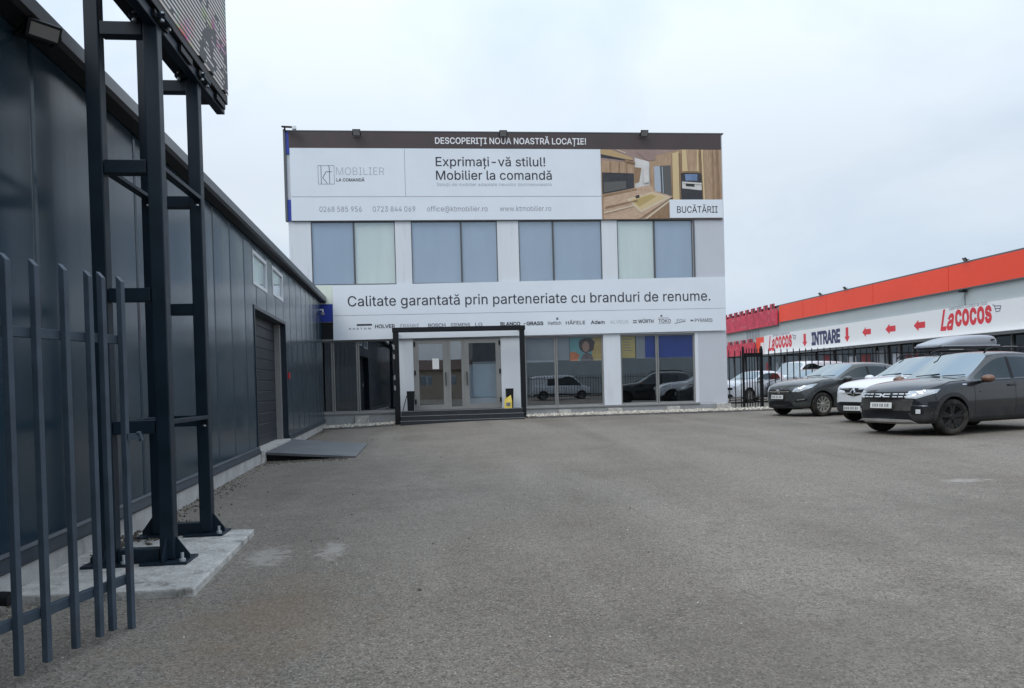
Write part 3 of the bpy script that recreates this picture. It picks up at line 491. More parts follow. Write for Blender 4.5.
# ------------------------------------------------------------------ warehouse on the left
WA = math.atan(.04)
def build_warehouse():
    t = thing('warehouse', 'long dark anthracite metal-clad warehouse along the left edge', 'building', (-2.62, 0, 0), WA)
    top = lambda y: 4.02+.016*(y-7)
    joints = [-7.2+1.1*i for i in range(32)]; joints = [y for y in joints if y < 26.9]
    d0, d1, dz0, dz1 = 14.5, 18.25, .24, 2.87
    wins = [(14.5, 15.95, 3.33, 3.92), (16.68, 18.08, 3.39, 3.97)]
    us = [-8.0]
    for j in joints: us += [j-.045, j-.012, j, j+.012, j+.045, j+.3, j+.55, j+.8]
    us += [d0, d1, 26.9]+[w for a in wins for w in a[:2]]
    us = sorted(set(round(u, 3) for u in us if -8 <= u <= 26.9))
    zs = sorted({.30, dz1, 3.33, 3.39, 3.92, 3.97, 3.0, .9, 1.6, 2.2, 4.5})
    def dep(u):
        for j in joints:
            if abs(u-j) < .006: return -.022
            if abs(u-j) < .02: return -.006
        k = (u+7.2) % 1.1/1.1
        return .006*math.sin(math.pi*k)
    def skip(u, z):
        if d0 < u < d1 and z < dz1: return True
        return any(a < u < b and c < z < d for a, b, c, d in wins)
    P = lambda u, z, d: (d, u, z if z < 4.49 else top(u)+.05)
    wl = gridwall(us, zs, skip, P, dep, .12).build('wall', M['panel'], t)
    # carcass of the building
    B((-14, -8, -.02), (-13.9, 26.9, 4.1), 'rear_wall', M['panel'], t)
    B((-13.9, 26.78, -.02), (-.12, 26.9, 4.2), 'end_wall', M['panel'], t)
    B((-13.9, -8, -.02), (-.12, -7.9, 4.0), 'end_wall', M['panel'], t)
    mb = MB(); mb.add([(-.1, -8, 3.95), (-.1, 26.9, 4.4), (-7, 26.9, 5.0), (-7, -8, 4.6), (-14, 26.9, 4.3), (-14, -8, 3.95),
                       (-.1, -8, 3.85), (-.1, 26.9, 4.3), (-7, 26.9, 4.9), (-7, -8, 4.5), (-14, 26.9, 4.2), (-14, -8, 3.85)],
                      [(0, 1, 2, 3), (3, 2, 4, 5), (6, 9, 8, 7), (9, 11, 10, 8), (0, 6, 7, 1), (1, 7, 8, 2), (2, 8, 10, 4), (4, 10, 11, 5), (5, 11, 9, 3), (3, 9, 6, 0)])
    mb.build('roof', M['trim'], t)
    # gutter: folded metal profile, rising slightly to the far end
    prof = [(0.015, 0.0), (.15, .02), (.175, .06), (.15, .20), (.05, .25), (-.15, .25), (-.15, .2), (.015, .18)]
    mb = MB(); ys = [-8, 0, 5, 10, 15, 20, 27.05]; n = len(prof)
    for y in ys: mb.v += [(a, y, top(y)-.05+b*(1+.012*(y-7))) for a, b in prof]
    for i in range(len(ys)-1):
        for k in range(n): mb.f.append((i*n+k, i*n+(k+1) % n, (i+1)*n+(k+1) % n, (i+1)*n+k)); mb.m.append(0 if k in (2, 3, 4, 5) else 1)
    mb.f += [tuple(range(n)), tuple(range((len(ys)-1)*n, len(ys)*n))]; mb.m += [0, 0]
    mb.build('gutter', [M['fascia'], M['black']], t)
    # plinth and drip flashing, interrupted by the doorway
    for a, b in ((-8, d0), (d1, 26.9)):
        B((-.12, a, -.2), (.042, b, .205), 'plinth', M['concrete'], t)
        mb = MB(); mb.prism([(-.10, a, .207), (.058, a, .21), (.062, a, .225), (.030, a, .30), (.046, a, .31), (.02, a, .33), (-.10, a, .33)], (0, b-a, 0)); mb.build('flashing', M['trim'], t)
    B((-.6, d0, -.2), (.07, d1, .235), 'door_threshold', M['slab'], t)
    # doorway: recessed sectional door, lintel and jambs, pale guide rail
    mb = MB(); zz = dz0; k = 0
    prof = []
    while zz < dz1-.02:
        prof += [(-.235, zz), (-.222, zz+.012), (-.222, min(zz+.20, dz1-.006)), (-.235, min(zz+.212, dz1-.003))]; zz += .222
    pr = prof+[(-.29, dz1), (-.29, dz0)]; n = len(pr)
    mb.prism([(x, d0+.02, z) for x, z in pr], (0, d1-d0-.04, 0))
    door = mb.build('roller_door', M['roller'], t)
    B((-.221, d0+.42, 1.42), (-.215, d0+.62, 1.60), 'notice', M['paper'], door)
    B((-.221, d0+.42, .46), (-.19, d0+.78, .50), 'handle', M['black'], door)
    B((-.22, d1-.16, dz0), (-.10, d1-.005, dz1-.01), 'guide_rail', M['frame'], door)
    B((-.30, d1-.004, dz0), (.02, d1+.06, dz1+.06), 'door_jamb', M['trim'], t); B((-.30, d0-.06, dz0), (.02, d0+.002, dz1+.06), 'door_jamb', M['trim'], t)
    B((-.30, d0+.004, dz1-.004), (.02, d1-.006, dz1+.06), 'door_head', M['trim'], t)
    for a, b, c, d in wins:
        mb = gridwall([a-.02, a+.045, b-.045, b+.02], [c-.02, c+.045, d-.045, d+.02], lambda u, z, a=a, b=b, c=c, d=d: a+.045 < u < b-.045 and c+.045 < z < d-.045, lambda u, z, q: (q, u, z), lambda u: .015, .03)
        w = mb.build('window', M['white_frame'], t)
        B((-.03, a+.05, c+.05), (-.015, b-.05, d-.05), 'pane', M['glass_low'], w); B((-.10, a+.03, c+.03), (-.09, b-.03, d-.03), 'blind', M['blind_green'], w)
    return t
WH = build_warehouse()
def onwall(d, y, z): # warehouse wall coordinates to the world
    c, s = math.cos(WA), math.sin(WA); return Vector((-2.62+d*c-y*s, d*s+y*c, z))

def build_floodlight(name, label, loc, rz, tilt, group=None, size=.26, hh=.4):
    t = thing(name, label, 'floodlight', loc, rz, group)
    T = Matrix.Rotation(tilt, 4, 'X')
    MB().box((-size/2, -.02, -size*hh), (size/2, .04, size*hh), T=T).build('housing', M['black'], t, .008)
    MB().box((-size/2+.02, -.026, -size*hh+.02), (size/2-.02, -.0205, size*hh-.02), T=T).build('lens', M['frame'], t)
    mb = MB(); mb.bar((-size/2-.01, .01, 0), (-size/2-.01, .16, -.02), .008, .03); mb.bar((size/2+.01, .01, 0), (size/2+.01, .16, -.02), .008, .03); mb.bar((-size/2-.014, .16, -.02), (size/2+.014, .16, -.02), .03, .008)
    mb.build('bracket', M['black'], t)
    return t
p = onwall(.20, 5.75, 3.92)
build_floodlight('floodlight', 'slim floodlight with a grey glass under the dark warehouse gutter', p, R(50), R(28), None, .23, .27)
# tall sign of the warehouse end: small security camera
def build_cctv():
    p = onwall(.02, 26.2, 4.0)
    t = thing('security_camera', 'small white security camera at the far end of the dark warehouse gutter', 'camera', p, WA)
    mb = MB(); mb.bar((0, 0, 0), (.12, 0, 0), .04); mb.bar((.1, 0, .0), (.1, 0, -.10), .04); mb.build('mount', M['white_frame'], t)
    MB().lathe([(.001, -.2), (.045, -.2), (.05, .0), (.04, .05), (.001, .06)], 'y', 12, (.1, 0, -.14)).build('housing', M['frame'], t, smooth=False)
build_cctv()
def build_pipe():
    p = onwall(.0, 5.02, .115)
    t = thing('drain_pipe', 'black pipe stub poking out of the pale concrete plinth', 'pipe', p, WA)
    MB().tube([(-.02, 0, 0), (.16, 0, 0), (.2, 0, -.005)], .045, 14).build('pipe', M['black'], t, smooth=False)
build_pipe()
def build_alarm():
    p = onwall(.012, 18.55, 1.62)
    o = B((0, 0, 0), (.03, .07, .15), 'alarm_button', M['red']); o.location = p; o.rotation_euler = (0, 0, WA)
    tag(o, 'small red alarm box beside the roller doorway', 'alarm')
build_alarm()
def build_ramp():
    t = thing('loading_ramp', 'low grey metal ramp plate in front of the roller doorway', 'ramp', (0, 0, 0))
    pts = [(-3.19, 14.85, .20), (-3.36, 18.6, .20), (-1.52, 18.0, .075), (-1.47, 14.75, .075)]
    mb = MB(); lo = [(a, b, c-.05) for a, b, c in pts]
    mb.add(pts+lo, [(0, 1, 2, 3), (7, 6, 5, 4), (0, 4, 5, 1), (1, 5, 6, 2), (2, 6, 7, 3), (3, 7, 4, 0)]); mb.build('plate', M['ramp'], t, .006)
    for y in (14.95, 16.4, 17.8):
        mb = MB(); mb.prism([(-3.15, y, .0), (-3.15, y, .145), (-1.56, y, .028), (-1.56, y, .0)], (0, .06, 0)); mb.build('support', M['black'], t)
build_ramp()

# ------------------------------------------------------------------ screen tower
def build_tower():
    sl = MB(); sl.add([(-2.83, 5.27, -.1), (-1.59, 5.22, -.1), (-1.68, 7.35, -.1), (-2.90, 7.55, -.1), (-2.83, 5.27, .07), (-1.59, 5.22, .07), (-1.68, 7.35, .07), (-2.90, 7.55, .07)],
                      [(0, 3, 2, 1), (4, 5, 6, 7), (0, 1, 5, 4), (1, 2, 6, 5), (2, 3, 7, 6), (3, 0, 4, 7)])
    o = sl.build('foundation_slab', M['slab'], None, .012); tag(o, 'pale concrete slab under the steel screen tower', 'slab')
    t = thing('screen_tower', 'dark steel lattice tower on a concrete slab carrying the screen', 'tower', (-2.25, 6.65, .07))
    ox, oy, oz = -2.25, 6.65, .07
    posts = {'FL': (-2.45, 6.10, 5.6), 'FR': (-2.03, 6.10, 4.15), 'BL': (-2.47, 7.21, 5.6), 'BR': (-2.06, 7.21, 4.15)}
    w = .053
    for k, (x, y, h) in posts.items():
        x -= ox; y -= oy
        B((x-w, y-w, .022), (x+w, y+w, h-oz), 'post', M['steel'], t, .008)
        MB().box((x-.17, y-.15, 0), (x+.17, y+.15, .02)).build('base_plate', M['steel'], t, .003)
        s = 1 if k[1] == 'R' else -1
        for dx, dy in ((s, 0), (0, -1 if k[0] == 'F' else 1)):
            mb = MB(); a = Vector((dx, dy, 0)); b = Vector((-dy, dx, 0))*.006; c = Vector((x, y, .022))
            mb.prism([c+a*w-b, c+a*(w+.10)-b, c+a*(w+.10)-b+Vector((0, 0, .03)), c+a*w-b+Vector((0, 0, .17))], b*2); mb.build('gusset', M['steel'], t)
        for dx, dy in ((.13, -.11), (-.13, .11)):
            bo = MB(); bo.lathe([(.001, .02), (.024, .02), (.024, .04), (.012, .041), (.012, .085), (.001, .086)], 'z', 10, (x+dx, y+dy, 0)); bo.build('bolt', M['galv'], t)
    for z in (.13, 1.10, 2.10, 3.06, 4.09):
        for ya in (6.10, 7.21):
            B((-2.39-ox, ya-.05-oy, z-.05-oz), (-2.09-ox, ya+.05-oy, z+.05-oz), 'crossbeam', M['steel'], t, .004)
        if z in (1.10, 3.06):
            for xa in (-2.46, -2.04):
                B((xa-.035-ox, 6.16-oy, z+.012-oz), (xa+.035-ox, 7.15-oy, z+.045-oz), 'crossbeam', M['steel'], t, .003)
                for yy in (6.2, 7.11): MB().lathe([(.001, 0), (.014, 0), (.014, .012), (.001, .013)], 'z', 8, (xa+.01-ox, yy-oy, z-.05-oz)).build('bolt', M['galv'], t)
    B((-2.39-ox, 7.20-oy, 4.36-oz), (-1.99-ox, 7.24-oy, 4.40-oz), 'crossbeam', M['steel'], t)
    for k in ('FR', 'BR'):
        x, y, h = posts[k]; x -= ox; y -= oy
        B((x-.13, y-.10, h-oz), (x+.13, y+.10, h-oz+.016), 'bracket', M['steel'], t, .003)
        B((x-.13, y-.10, h-oz+.018), (x+.13, y+.10, h-oz+.032), 'bracket', M['steel'], t, .003)
        for dx, dy in ((-.1, -.075), (.1, -.075), (.1, .075), (-.1, .075)):
            MB().lathe([(.001, -.02), (.016, -.02), (.016, 0), (.016, .035), (.016, .05), (.001, .051)], 'z', 8, (x+dx, y+dy, h-oz)).build('bolt', M['galv'], t)
    # the LED screen stands on the right-hand posts
    s = thing('led_screen', 'large black LED advertising screen with striped coloured picture on the steel tower', 'screen', (-2.02, 6.2, 4.115))
    sx, sy, sz = -2.02, 6.2, 4.115
    B((-.04, 4.3-sy, 0), (.04, 7.97-sy, .085), 'support_beam', M['steel'], s, .006)
    B((-.20, 4.3-sy, .09), (.075, 7.955-sy, 2.2), 'cabinet', M['black'], s, .006)
    B((.076, 4.33-sy, .17), (.09, 7.92-sy, 2.18), 'display', M['led'], s)
    for y in (5.95, 6.55, 7.05, 7.6):
        MB().bar((.055, y-sy, .05), (.055, y+.3-sy, .05), .02, .05).build('clamp', M['black'], s)
build_tower()

# ------------------------------------------------------------------ palisade gate in the foreground
def build_gate():
    t = thing('palisade_gate', 'tall slate-blue palisade gate of upright steel bars in the left foreground', 'gate', (-1.96, 3.81, 0))
    d = Vector((.264, 1, 0)).normalized(); ang = math.atan2(d.y, d.x)-R(90)
    t.rotation_euler = (0, 0, ang)
    L = lambda y: (y-3.81)/d.y
    bars = [3.81, 3.98, 4.17, 4.345, 4.445, 4.60]+[3.63-.18*i for i in range(9)]
    w = .0165
    for i, y in enumerate(bars):
        l = L(y); z0 = .05 if i != 5 else .01; h = 2.0+random.uniform(-.006, .006)
        mb = MB(); mb.add([(-w, l-w, z0), (w, l-w, z0), (w, l+w, z0), (-w, l+w, z0), (-w, l-w, h+.03), (w, l-w, h-.005), (w, l+w, h-.005), (-w, l+w, h+.03)],
                          [(0, 3, 2, 1), (4, 5, 6, 7), (0, 1, 5, 4), (1, 2, 6, 5), (2, 3, 7, 6), (3, 0, 4, 7)])
        mb.build('bar', M['gate'], t, .003)
    for z in (.29, 1.665):
        B((-.052, L(2.0), z-.025), (-.018, L(4.63), z+.025), 'rail', M['gate'], t, .003)
    B((-.10, L(2.0)-.1, 0), (-.0, L(2.0), 2.1), 'hinge_post', M['gate'], t, .004)
    mb = MB(); mb.bar((.0175, L(4.60), 1.11), (.07, L(4.63), 1.11), .02, .035); mb.bar((.07, L(4.63)-.012, 1.135), (.07, L(4.63)+.012, 1.085), .02, .02); mb.build('latch', M['gate'], t)
build_gate()

# ------------------------------------------------------------------ showroom building
FY = 27.0
def FP(u, v, d): return (u, FY-d, v)
UPW = [(-3.98, -2.54, 'b'), (-2.54, -1.13, 'g'), (-.58, 1.15, 'b'), (1.15, 2.42, 'b'), (3.17, 4.40, 'b'), (4.40, 6.15, 'b'), (6.71, 8.07, 'g'), (8.07, 9.49, 'b')]
LOW = [(-3.78, -3.38), (-3.38, -2.53), (-2.53, -1.25), (3.28, 4.40), (4.40, 6.11), (6.73, 8.09), (8.09, 9.48)]
def framed(name, u0, u1, z0, z1, bar, fm, pane_m, parent, dep=-.05, thick=.06, pd=-.085):
    mb = gridwall([u0, u0+bar, u1-bar, u1], [z0, z0+bar, z1-bar, z1], lambda u, z: u0+bar < u < u1-bar and z0+bar < z < z1-bar, FP, lambda u: dep, thick-dep)
    w = mb.build(name, fm, parent)
    B((u0+bar-.004, FY-pd, z0+bar-.004), (u1-bar+.004, FY-pd+.008, z1-bar+.004), 'pane', pane_m, w)
    return w
def build_showroom():
    t = thing('showroom_building', 'two-storey white clad showroom with blue corner and large banners', 'building')
    us = [-4.72, 10.66]; zs = [-.1, .52, 3.02, 4.92, 7.10, 10.16]
    ops = [(-3.98, -1.13, 4.92, 7.10), (-.58, 2.42, 4.92, 7.10), (3.17, 6.15, 4.92, 7.10), (6.71, 9.49, 4.92, 7.10),
           (-3.78, -1.25, .52, 3.02), (-.62, 2.43, .52, 3.02), (3.28, 6.11, .52, 3.02), (6.73, 9.48, .52, 3.02)]
    for o in ops: us += [o[0], o[1]]
    us = sorted(set(us))
    gridwall(us, zs, lambda u, z: any(a < u < b and c < z < d for a, b, c, d in ops), FP, thick=.22).build('wall', M['white_wall'], t)
    B((-4.72, FY+.22, -.1), (-4.5, 44, 10.16), 'wall', M['white_wall'], t); B((10.44, FY+.22, -.1), (10.66, 44, 10.16), 'wall', M['white_wall'], t)
    B((-4.5, 43.8, -.1), (10.44, 44, 10.16), 'wall', M['white_wall'], t)
    B((-4.5, FY+.22, 9.7), (10.44, 43.8, 9.9), 'roof', M['trim'], t)
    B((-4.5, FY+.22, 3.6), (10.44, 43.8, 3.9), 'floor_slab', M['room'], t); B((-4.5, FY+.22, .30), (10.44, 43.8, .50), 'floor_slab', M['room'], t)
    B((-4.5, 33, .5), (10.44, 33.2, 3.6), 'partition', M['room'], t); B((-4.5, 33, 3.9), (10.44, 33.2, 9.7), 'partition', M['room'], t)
    # parapet cap
    B((-4.76, FY-.06, 10.165), (10.70, FY+.30, 10.20), 'parapet_cap', M['frame_dark'], t)
    # blue cladding that shows at the left edge of the banners
    B((-4.722, FY-.05, 9.4), (-4.60, FY-.002, 10.16), 'corner_cladding', M['blue'], t); B((-4.722, FY-.05, 7.12), (-4.60, FY-.002, 7.84), 'corner_cladding', M['blue'], t)
    B((-4.80, FY-.09, 7.1), (-4.728, FY+.1, 10.22), 'corner_trim', M['frame_dark'], t)
    B((-4.0, FY-.03, 3.66), (-3.2, FY-.002, 4.26), 'corner_cladding', M['blue'], t); B((-4.0, FY-.03, 4.27), (-3.3, FY-.002, 4.90), 'cladding_strip', M['blind_green'], t)
    B((-4.0, FY-.03, 3.06), (-3.2, FY-.002, 3.64), 'cladding_strip', M['black'], t); B((-4.0, FY-.034, 3.0), (-3.2, FY-.002, 3.055), 'cladding_strip', M['frame'], t)
    # grey panel at the right of the upper floor
    B((9.55, FY-.012, 5.02), (10.66, FY-.002, 7.12), 'corner_panel', M['pink_wall'], t)
    B((9.50, FY-.05, 4.92), (9.549, FY-.002, 7.12), 'corner_trim', M['frame_dark'], t)
    B((9.60, FY-.01, .5), (10.66, FY-.002, 3.02), 'corner_panel', M['pink_wall'], t)
    for a, b, k in UPW:
        w = framed('window', a+.004, b-.004, 4.93, 7.09, .026, M['frame_dark'], M['glass_up'], t, dep=-.012, thick=.06, pd=-.03)
        B((a+.012, FY+.075, 4.94), (b-.012, FY+.08, 7.08), 'blind', M['blind_blue'] if k == 'b' else M['blind_green'], w)
    for i, (a, b) in enumerate(LOW):
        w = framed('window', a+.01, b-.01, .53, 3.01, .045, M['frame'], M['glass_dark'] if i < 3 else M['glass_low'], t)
        if i == 0: B((a+.03, FY+.16, .56), (b-.03, FY+.115, 2.99), 'blind', M['black'], w)
        if i == 3: B((a+.03, FY+.105, 2.10), (b-.03, FY+.115, 2.99), 'blind', M['blind_grey'], w)
        if i == 4:
            B((a+.03, FY+.105, 2.16), (a+.5, FY+.115, 2.99), 'blind', M['blind_grey'], w)
        if i == 5: B((a+.6, FY+.105, 2.16), (a+.93, FY+.115, 2.99), 'blind', M['blind_grey'], w); B((a+.94, FY+.12, 2.16), (b-.03, FY+.13, 2.99), 'blind', M['blind_navy'], w)
        if i == 6: B((a+.03, FY+.105, 2.16), (b-.03, FY+.115, 2.99), 'blind', M['blind_navy'], w)
    # concrete base with paler pads
    B((-3.85, FY-.03, -.1), (-1.3, FY-.002, .46), 'base_wall', M['concrete_base'], t); B((3.2, FY-.03, -.1), (10.66, FY-.002, .46), 'base_wall', M['concrete_base'], t)
    B((-3.85, FY-.07, .462), (-1.3, FY-.002, .515), 'sill', M['frame'], t); B((3.2, FY-.07, .462), (9.6, FY-.002, .515), 'sill', M['frame'], t)
    for a, b in ((-2.66, -2.2), (4.42, 4.86), (6.2, 6.72), (8.36, 8.82), (10.2, 10.72)):
        B((a, FY-.16, -.1), (b, FY-.031, .40 if a < 10 else .46), 'foundation_pad', M['slab'], t, .006)
    # entrance: step, landing, porch frame, doors
    mb = MB(); prof = [(25.36, -.3), (25.36, .225), (25.70, .225), (25.70, .375), (26.02, .375), (26.02, .525), (26.99, .525), (26.99, -.3)]
    mb.prism([(-1.06, y, z) for y, z in prof], (4.10, 0, 0)); sp = mb.build('entrance_steps', M['step'], t)
    for y, z in ((25.36, .225), (25.70, .375), (26.02, .525)):
        B((-1.07, y-.012, z+.001), (3.05, y+.04, z+.014), 'nosing', M['nosing'], sp)
    px0, px1, py = -1.27, 3.20, 26.18
    pf = MB(); pf.box((px0, py, .02), (px0+.19, py+.14, 3.2)).build('porch_post', M['black'], t, .01); MB().box((px1-.18, py, .02), (px1-.01, py+.10, 3.2)).build('porch_post', M['black'], t, .01)
    MB().box((px0-.02, py-.01, 3.202), (px1+.02, py+.20, 3.36)).build('porch_roof', M['black'], t, .01)
    B((px0+.192, FY-.05, 3.01), (px1-.192, FY-.002, 3.019), 'porch_soffit', M['soffit'], t)
    for x in (px0+.06, px1-.12): B((x, py+.205, 3.22), (x+.06, FY-.095, 3.30), 'porch_tie', M['black'], t)
    for z in (1.25, 1.6, 1.95, 2.3, 2.62): B((px0-.004, py-.004, z), (px0+.05, py-.0005, z+.16), 'porch_mark', M['frame'], t) if z != 1.95 else None
    # doors: left leaf, narrow fixed light, right leaf
    dz0, dz1 = .535, 3.0
    for u0, u1, nm, gm in ((-.61, .57, 'door', M['glass_low']), (.575, 1.13, 'side_light', M['glass_low']), (1.135, 2.42, 'door', M['glass_low'])):
        b = .17 if nm == 'door' else .09
        w = framed(nm, u0, u1, dz0, dz1, b, M['frame'], gm, t, dep=.01, thick=.08, pd=-.03)
        if nm == 'door':
            hx = u1-.085 if u0 < 0 else u0+.085
            mb = MB(); mb.bar((hx, FY-.012, 1.78), (hx, FY-.08, 1.78), .025); mb.bar((hx, FY-.012, 1.42), (hx, FY-.08, 1.42), .025); mb.bar((hx, FY-.08, 1.36), (hx, FY-.08, 1.84), .03); mb.build('handle', M['black'], w)
            ex = u0+.03 if u0 < 0 else u1-.03
            for z in (.75, 1.75, 2.75): B((ex-.03, FY-.035, z), (ex+.03, FY-.0105, z+.16), 'hinge', M['black'], w)
            if u0 < 0: B((.03, FY+.014, 1.95), (.26, FY+.020, 2.32), 'notice', M['paper'], w)
    B((1.3, FY+.4, .53), (2.3, FY+.41, 2.1), 'door_curtain', M['blind_blue'], t)
    return t
SH = build_showroom()

def build_banners():
    # upper banner: brown headline, white field, kitchen photograph
    t = thing('upper_banner', 'wide white banner with brown headline strip and kitchen photograph across the top storey', 'banner')
    D = .06
    P = lambda u, v, d: FP(u, v, D+d)
    B((-4.62, FY-D, 9.60), (10.60, FY-.004, 10.15), 'headline_strip', M['brown'], t); B((-4.60, FY-D, 7.125), (6.17, FY-.004, 9.596), 'sheet', M['banner'], t)
    text('DESCOPERIȚI NOUA NOASTRĂ LOCAȚIE!', 5.32, (9.765, 9.975, .34), P, M['ink_white'], t, off=.012)
    text('Exprimați-vă stilul!', 3.84, (8.99, 9.30, .34), P, M['ink'], t, off=.006)
    text('Mobilier la comandă', 4.06, (8.52, 8.83, .34), P, M['ink'], t, off=.006)
    text('Soluții de mobilier adaptate nevoilor dumneavoastră', 4.02, (8.30, 8.41, .36), P, M['ink_pale'], t, off=-.004)
    text('MOBILIER', 1.62, (8.68, 8.94, -3.06), P, M['ink_pale'], t, off=-.014)
    text('LA COMANDĂ', .95, (8.46, 8.56, -3.06), P, M['ink'], t, off=.016)
    for s, u0, w in (('0268 585 956', 1.42, 0), ('0723 844 069', 1.45, 0), ('office@ktmobilier.ro', 2.10, 0), ('www.ktmobilier.ro', 1.82, 0)):
        u = {'0268 585 956': -3.66, '0723 844 069': -1.86, 'office@ktmobilier.ro': 0.0, 'www.ktmobilier.ro': 2.53}[s]
        text(s, u0, (7.42, 7.60, u), P, M['ink_mid'], t, off=-.008)
    # monogram in a square
    lg = MB()
    def stroke(a, b, w=.018): lg.bar(P(a[0], a[1], .003), P(b[0], b[1], .003), w, .004, up=(0, 1, 0))
    x0, x1, z0, z1 = -3.67, -3.13, 8.37, 9.0
    for a, b in (((x0, z0), (x1, z0)), ((x1, z0), (x1, z1)), ((x1, z1), (x0, z1)), ((x0, z1), (x0, z0))): stroke(a, b, .010)
    for a, b in (((x0+.10, z0), (x0+.10, z1)), ((x0+.38, z0+.02), (x0+.38, z1-.05)), ((x0+.10+.05, z0+.22), (x0+.27, z0+.42)), ((x0+.15, z0+.22), (x0+.30, z0+.02)), ((x0+.27, z0+.42), (x0+.46, z0+.42)), ((x0+.34, z1), (x0+.38, z1-.05))): stroke(a, b, .022)
    lg.build('monogram', M['ink_mid'], t)
    B((-4.58, FY-D-.004, 7.93), (6.16, FY-D-.0005, 7.945), 'seam', M['line'], t); B((-.735, FY-D-.0035, 7.95), (-.72, FY-D-.0005, 9.59), 'seam', M['line'], t)
    B((-4.60, FY-D-.01, 7.10), (10.60, FY-.004, 7.123), 'banner_edge', M['frame_dark'], t)
    # kitchen photograph, drawn as flat printed shapes
    KM = {'oak': wood_mat('print_oak', (.33, .21, .125), (.47, .32, .205), (9, 1, 1)), 'oak_dark': wood_mat('print_oak_dark', (.22, .13, .07), (.32, .2, .11), (9, 1, 1)),
          'counter': wood_mat('print_counter', (.44, .29, .19), (.56, .40, .28), (2, 1, 7)), 'dark': mat('print_dark', (.035, .035, .04), .6, 0, var=.3, vscale=5), 'ceil': mat('print_ceiling', (.30, .21, .18), .6, 0, var=.15),
          'ceil2': mat('print_warm_ceiling', (.46, .32, .16), .6), 'light': mat('print_window_light', (.60, .58, .55), .6, 0, var=.15, vscale=2), 'fridge': mat('print_steel', (.10, .10, .095), .6), 'fridge2': mat('print_bright_steel', (.38, .43, .49), .6),
          'sink': mat('print_sink', (.60, .46, .25), .6), 'pale': mat('print_pale', (.62, .52, .38), .6), 'screen': mat('print_oven_blue', (.16, .24, .40), .6, 0, var=.3), 'sink_in': mat('print_sink_bowl', (.45, .33, .13), .6)}
    K = lambda x, y: (6.18+(x-80)/870*4.42, 9.596-(y-60)/508*2.47)
    pc = B((6.175, FY-D, 7.125), (10.60, FY-.004, 9.596), 'kitchen_picture', KM['oak'], t)
    shapes = [('ceil', [(80, 60), (640, 60), (470, 105), (420, 150), (80, 150)]), ('ceil2', [(80, 62), (150, 62), (300, 120), (310, 140), (240, 135), (80, 95)]), ('dark', [(80, 95), (250, 130), (310, 140), (310, 150), (80, 120)]),
              ('pale', [(190, 62), (205, 62), (262, 85), (255, 88)]), ('oak', [(85, 140), (312, 160), (312, 235), (85, 228)]), ('dark', [(85, 228), (312, 235), (312, 345), (85, 385)]), ('fridge', [(95, 300), (255, 290), (255, 345), (95, 375)]),
              ('light', [(320, 120), (425, 150), (425, 320), (320, 345)]), ('oak_dark', [(318, 190), (368, 195), (350, 300), (318, 310)]), ('ceil', [(330, 75), (400, 62), (470, 110), (470, 135), (420, 145)]),
              ('oak', [(428, 150), (460, 140), (460, 350), (428, 345)]), ('fridge2', [(458, 185), (505, 180), (505, 375), (460, 365)]), ('fridge', [(500, 180), (578, 176), (582, 430), (508, 385)]), ('oak_dark', [(640, 85), (650, 85), (648, 440), (640, 440)]), ('oak_dark', [(788, 60), (797, 60), (808, 440), (799, 440)]),
              ('dark', [(650, 235), (800, 235), (806, 442), (652, 425)]), ('screen', [(680, 240), (770, 240), (770, 290), (685, 288)]), ('light', [(658, 295), (800, 305), (800, 360), (658, 345)]), ('dark', [(685, 310), (748, 315), (748, 335), (685, 330)]),
              ('counter', [(90, 390), (428, 320), (460, 365), (590, 405), (545, 435), (340, 570), (90, 570)]), ('oak_dark', [(90, 392), (330, 345), (330, 360), (90, 412)]), ('pale', [(255, 425), (440, 372), (575, 410), (355, 520)]), ('sink', [(275, 428), (440, 380), (545, 410), (358, 505)]), ('sink_in', [(300, 435), (430, 390), (470, 405), (345, 480)]),
              ('pale', [(385, 565), (560, 432), (568, 440), (400, 568)]), ('oak_dark', [(400, 568), (568, 442), (578, 450), (578, 568)]), ('dark', [(318, 400), (345, 392), (350, 412), (322, 420)])]
    shapes += [('oak_dark', [(140, 145), (146, 145), (146, 231), (140, 231)]), ('oak_dark', [(205, 150), (211, 150), (211, 233), (205, 233)]), ('oak_dark', [(258, 155), (263, 155), (263, 234), (258, 234)]), ('oak_dark', [(250, 135), (320, 150), (320, 168), (250, 150)]),
               ('sink', [(800, 62), (812, 62), (822, 440), (810, 440)]), ('oak_dark', [(880, 62), (886, 62), (890, 440), (884, 440)]), ('oak_dark', [(912, 62), (924, 62), (930, 440), (916, 440)]), ('sink', [(590, 90), (636, 78), (636, 430), (590, 430)]), ('oak_dark', [(652, 225), (790, 225), (790, 232), (652, 232)]),
               ('sink', [(660, 62), (780, 62), (780, 222), (660, 222)]), ('oak', [(690, 64), (770, 64), (765, 220), (700, 220)]), ('light', [(665, 300), (798, 310), (798, 318), (665, 308)]), ('light', [(378, 200), (418, 195), (418, 300), (380, 310)]), ('fridge2', [(512, 190), (518, 190), (522, 385), (516, 380)]),
               ('pale', [(375, 330), (380, 330), (382, 395), (377, 395)]), ('oak_dark', [(100, 480), (330, 430), (334, 436), (100, 490)]), ('pale', [(90, 520), (300, 470), (304, 476), (90, 530)])]
    order = 0
    for nm, pts in shapes:
        order += 1; poly([K(*p) for p in pts], P, .0012*order+.001, KM[nm], pc, 'print', .001)
    B((8.63, FY-D-.045, 7.15), (10.60, FY-D-.0415, 7.80), 'caption_box', M['banner'], pc)
    text('BUCĂTĂRII', 1.50, (7.33, 7.56, 8.90), lambda u, v, d: P(u, v, d+.044), M['ink'], pc, off=.006)
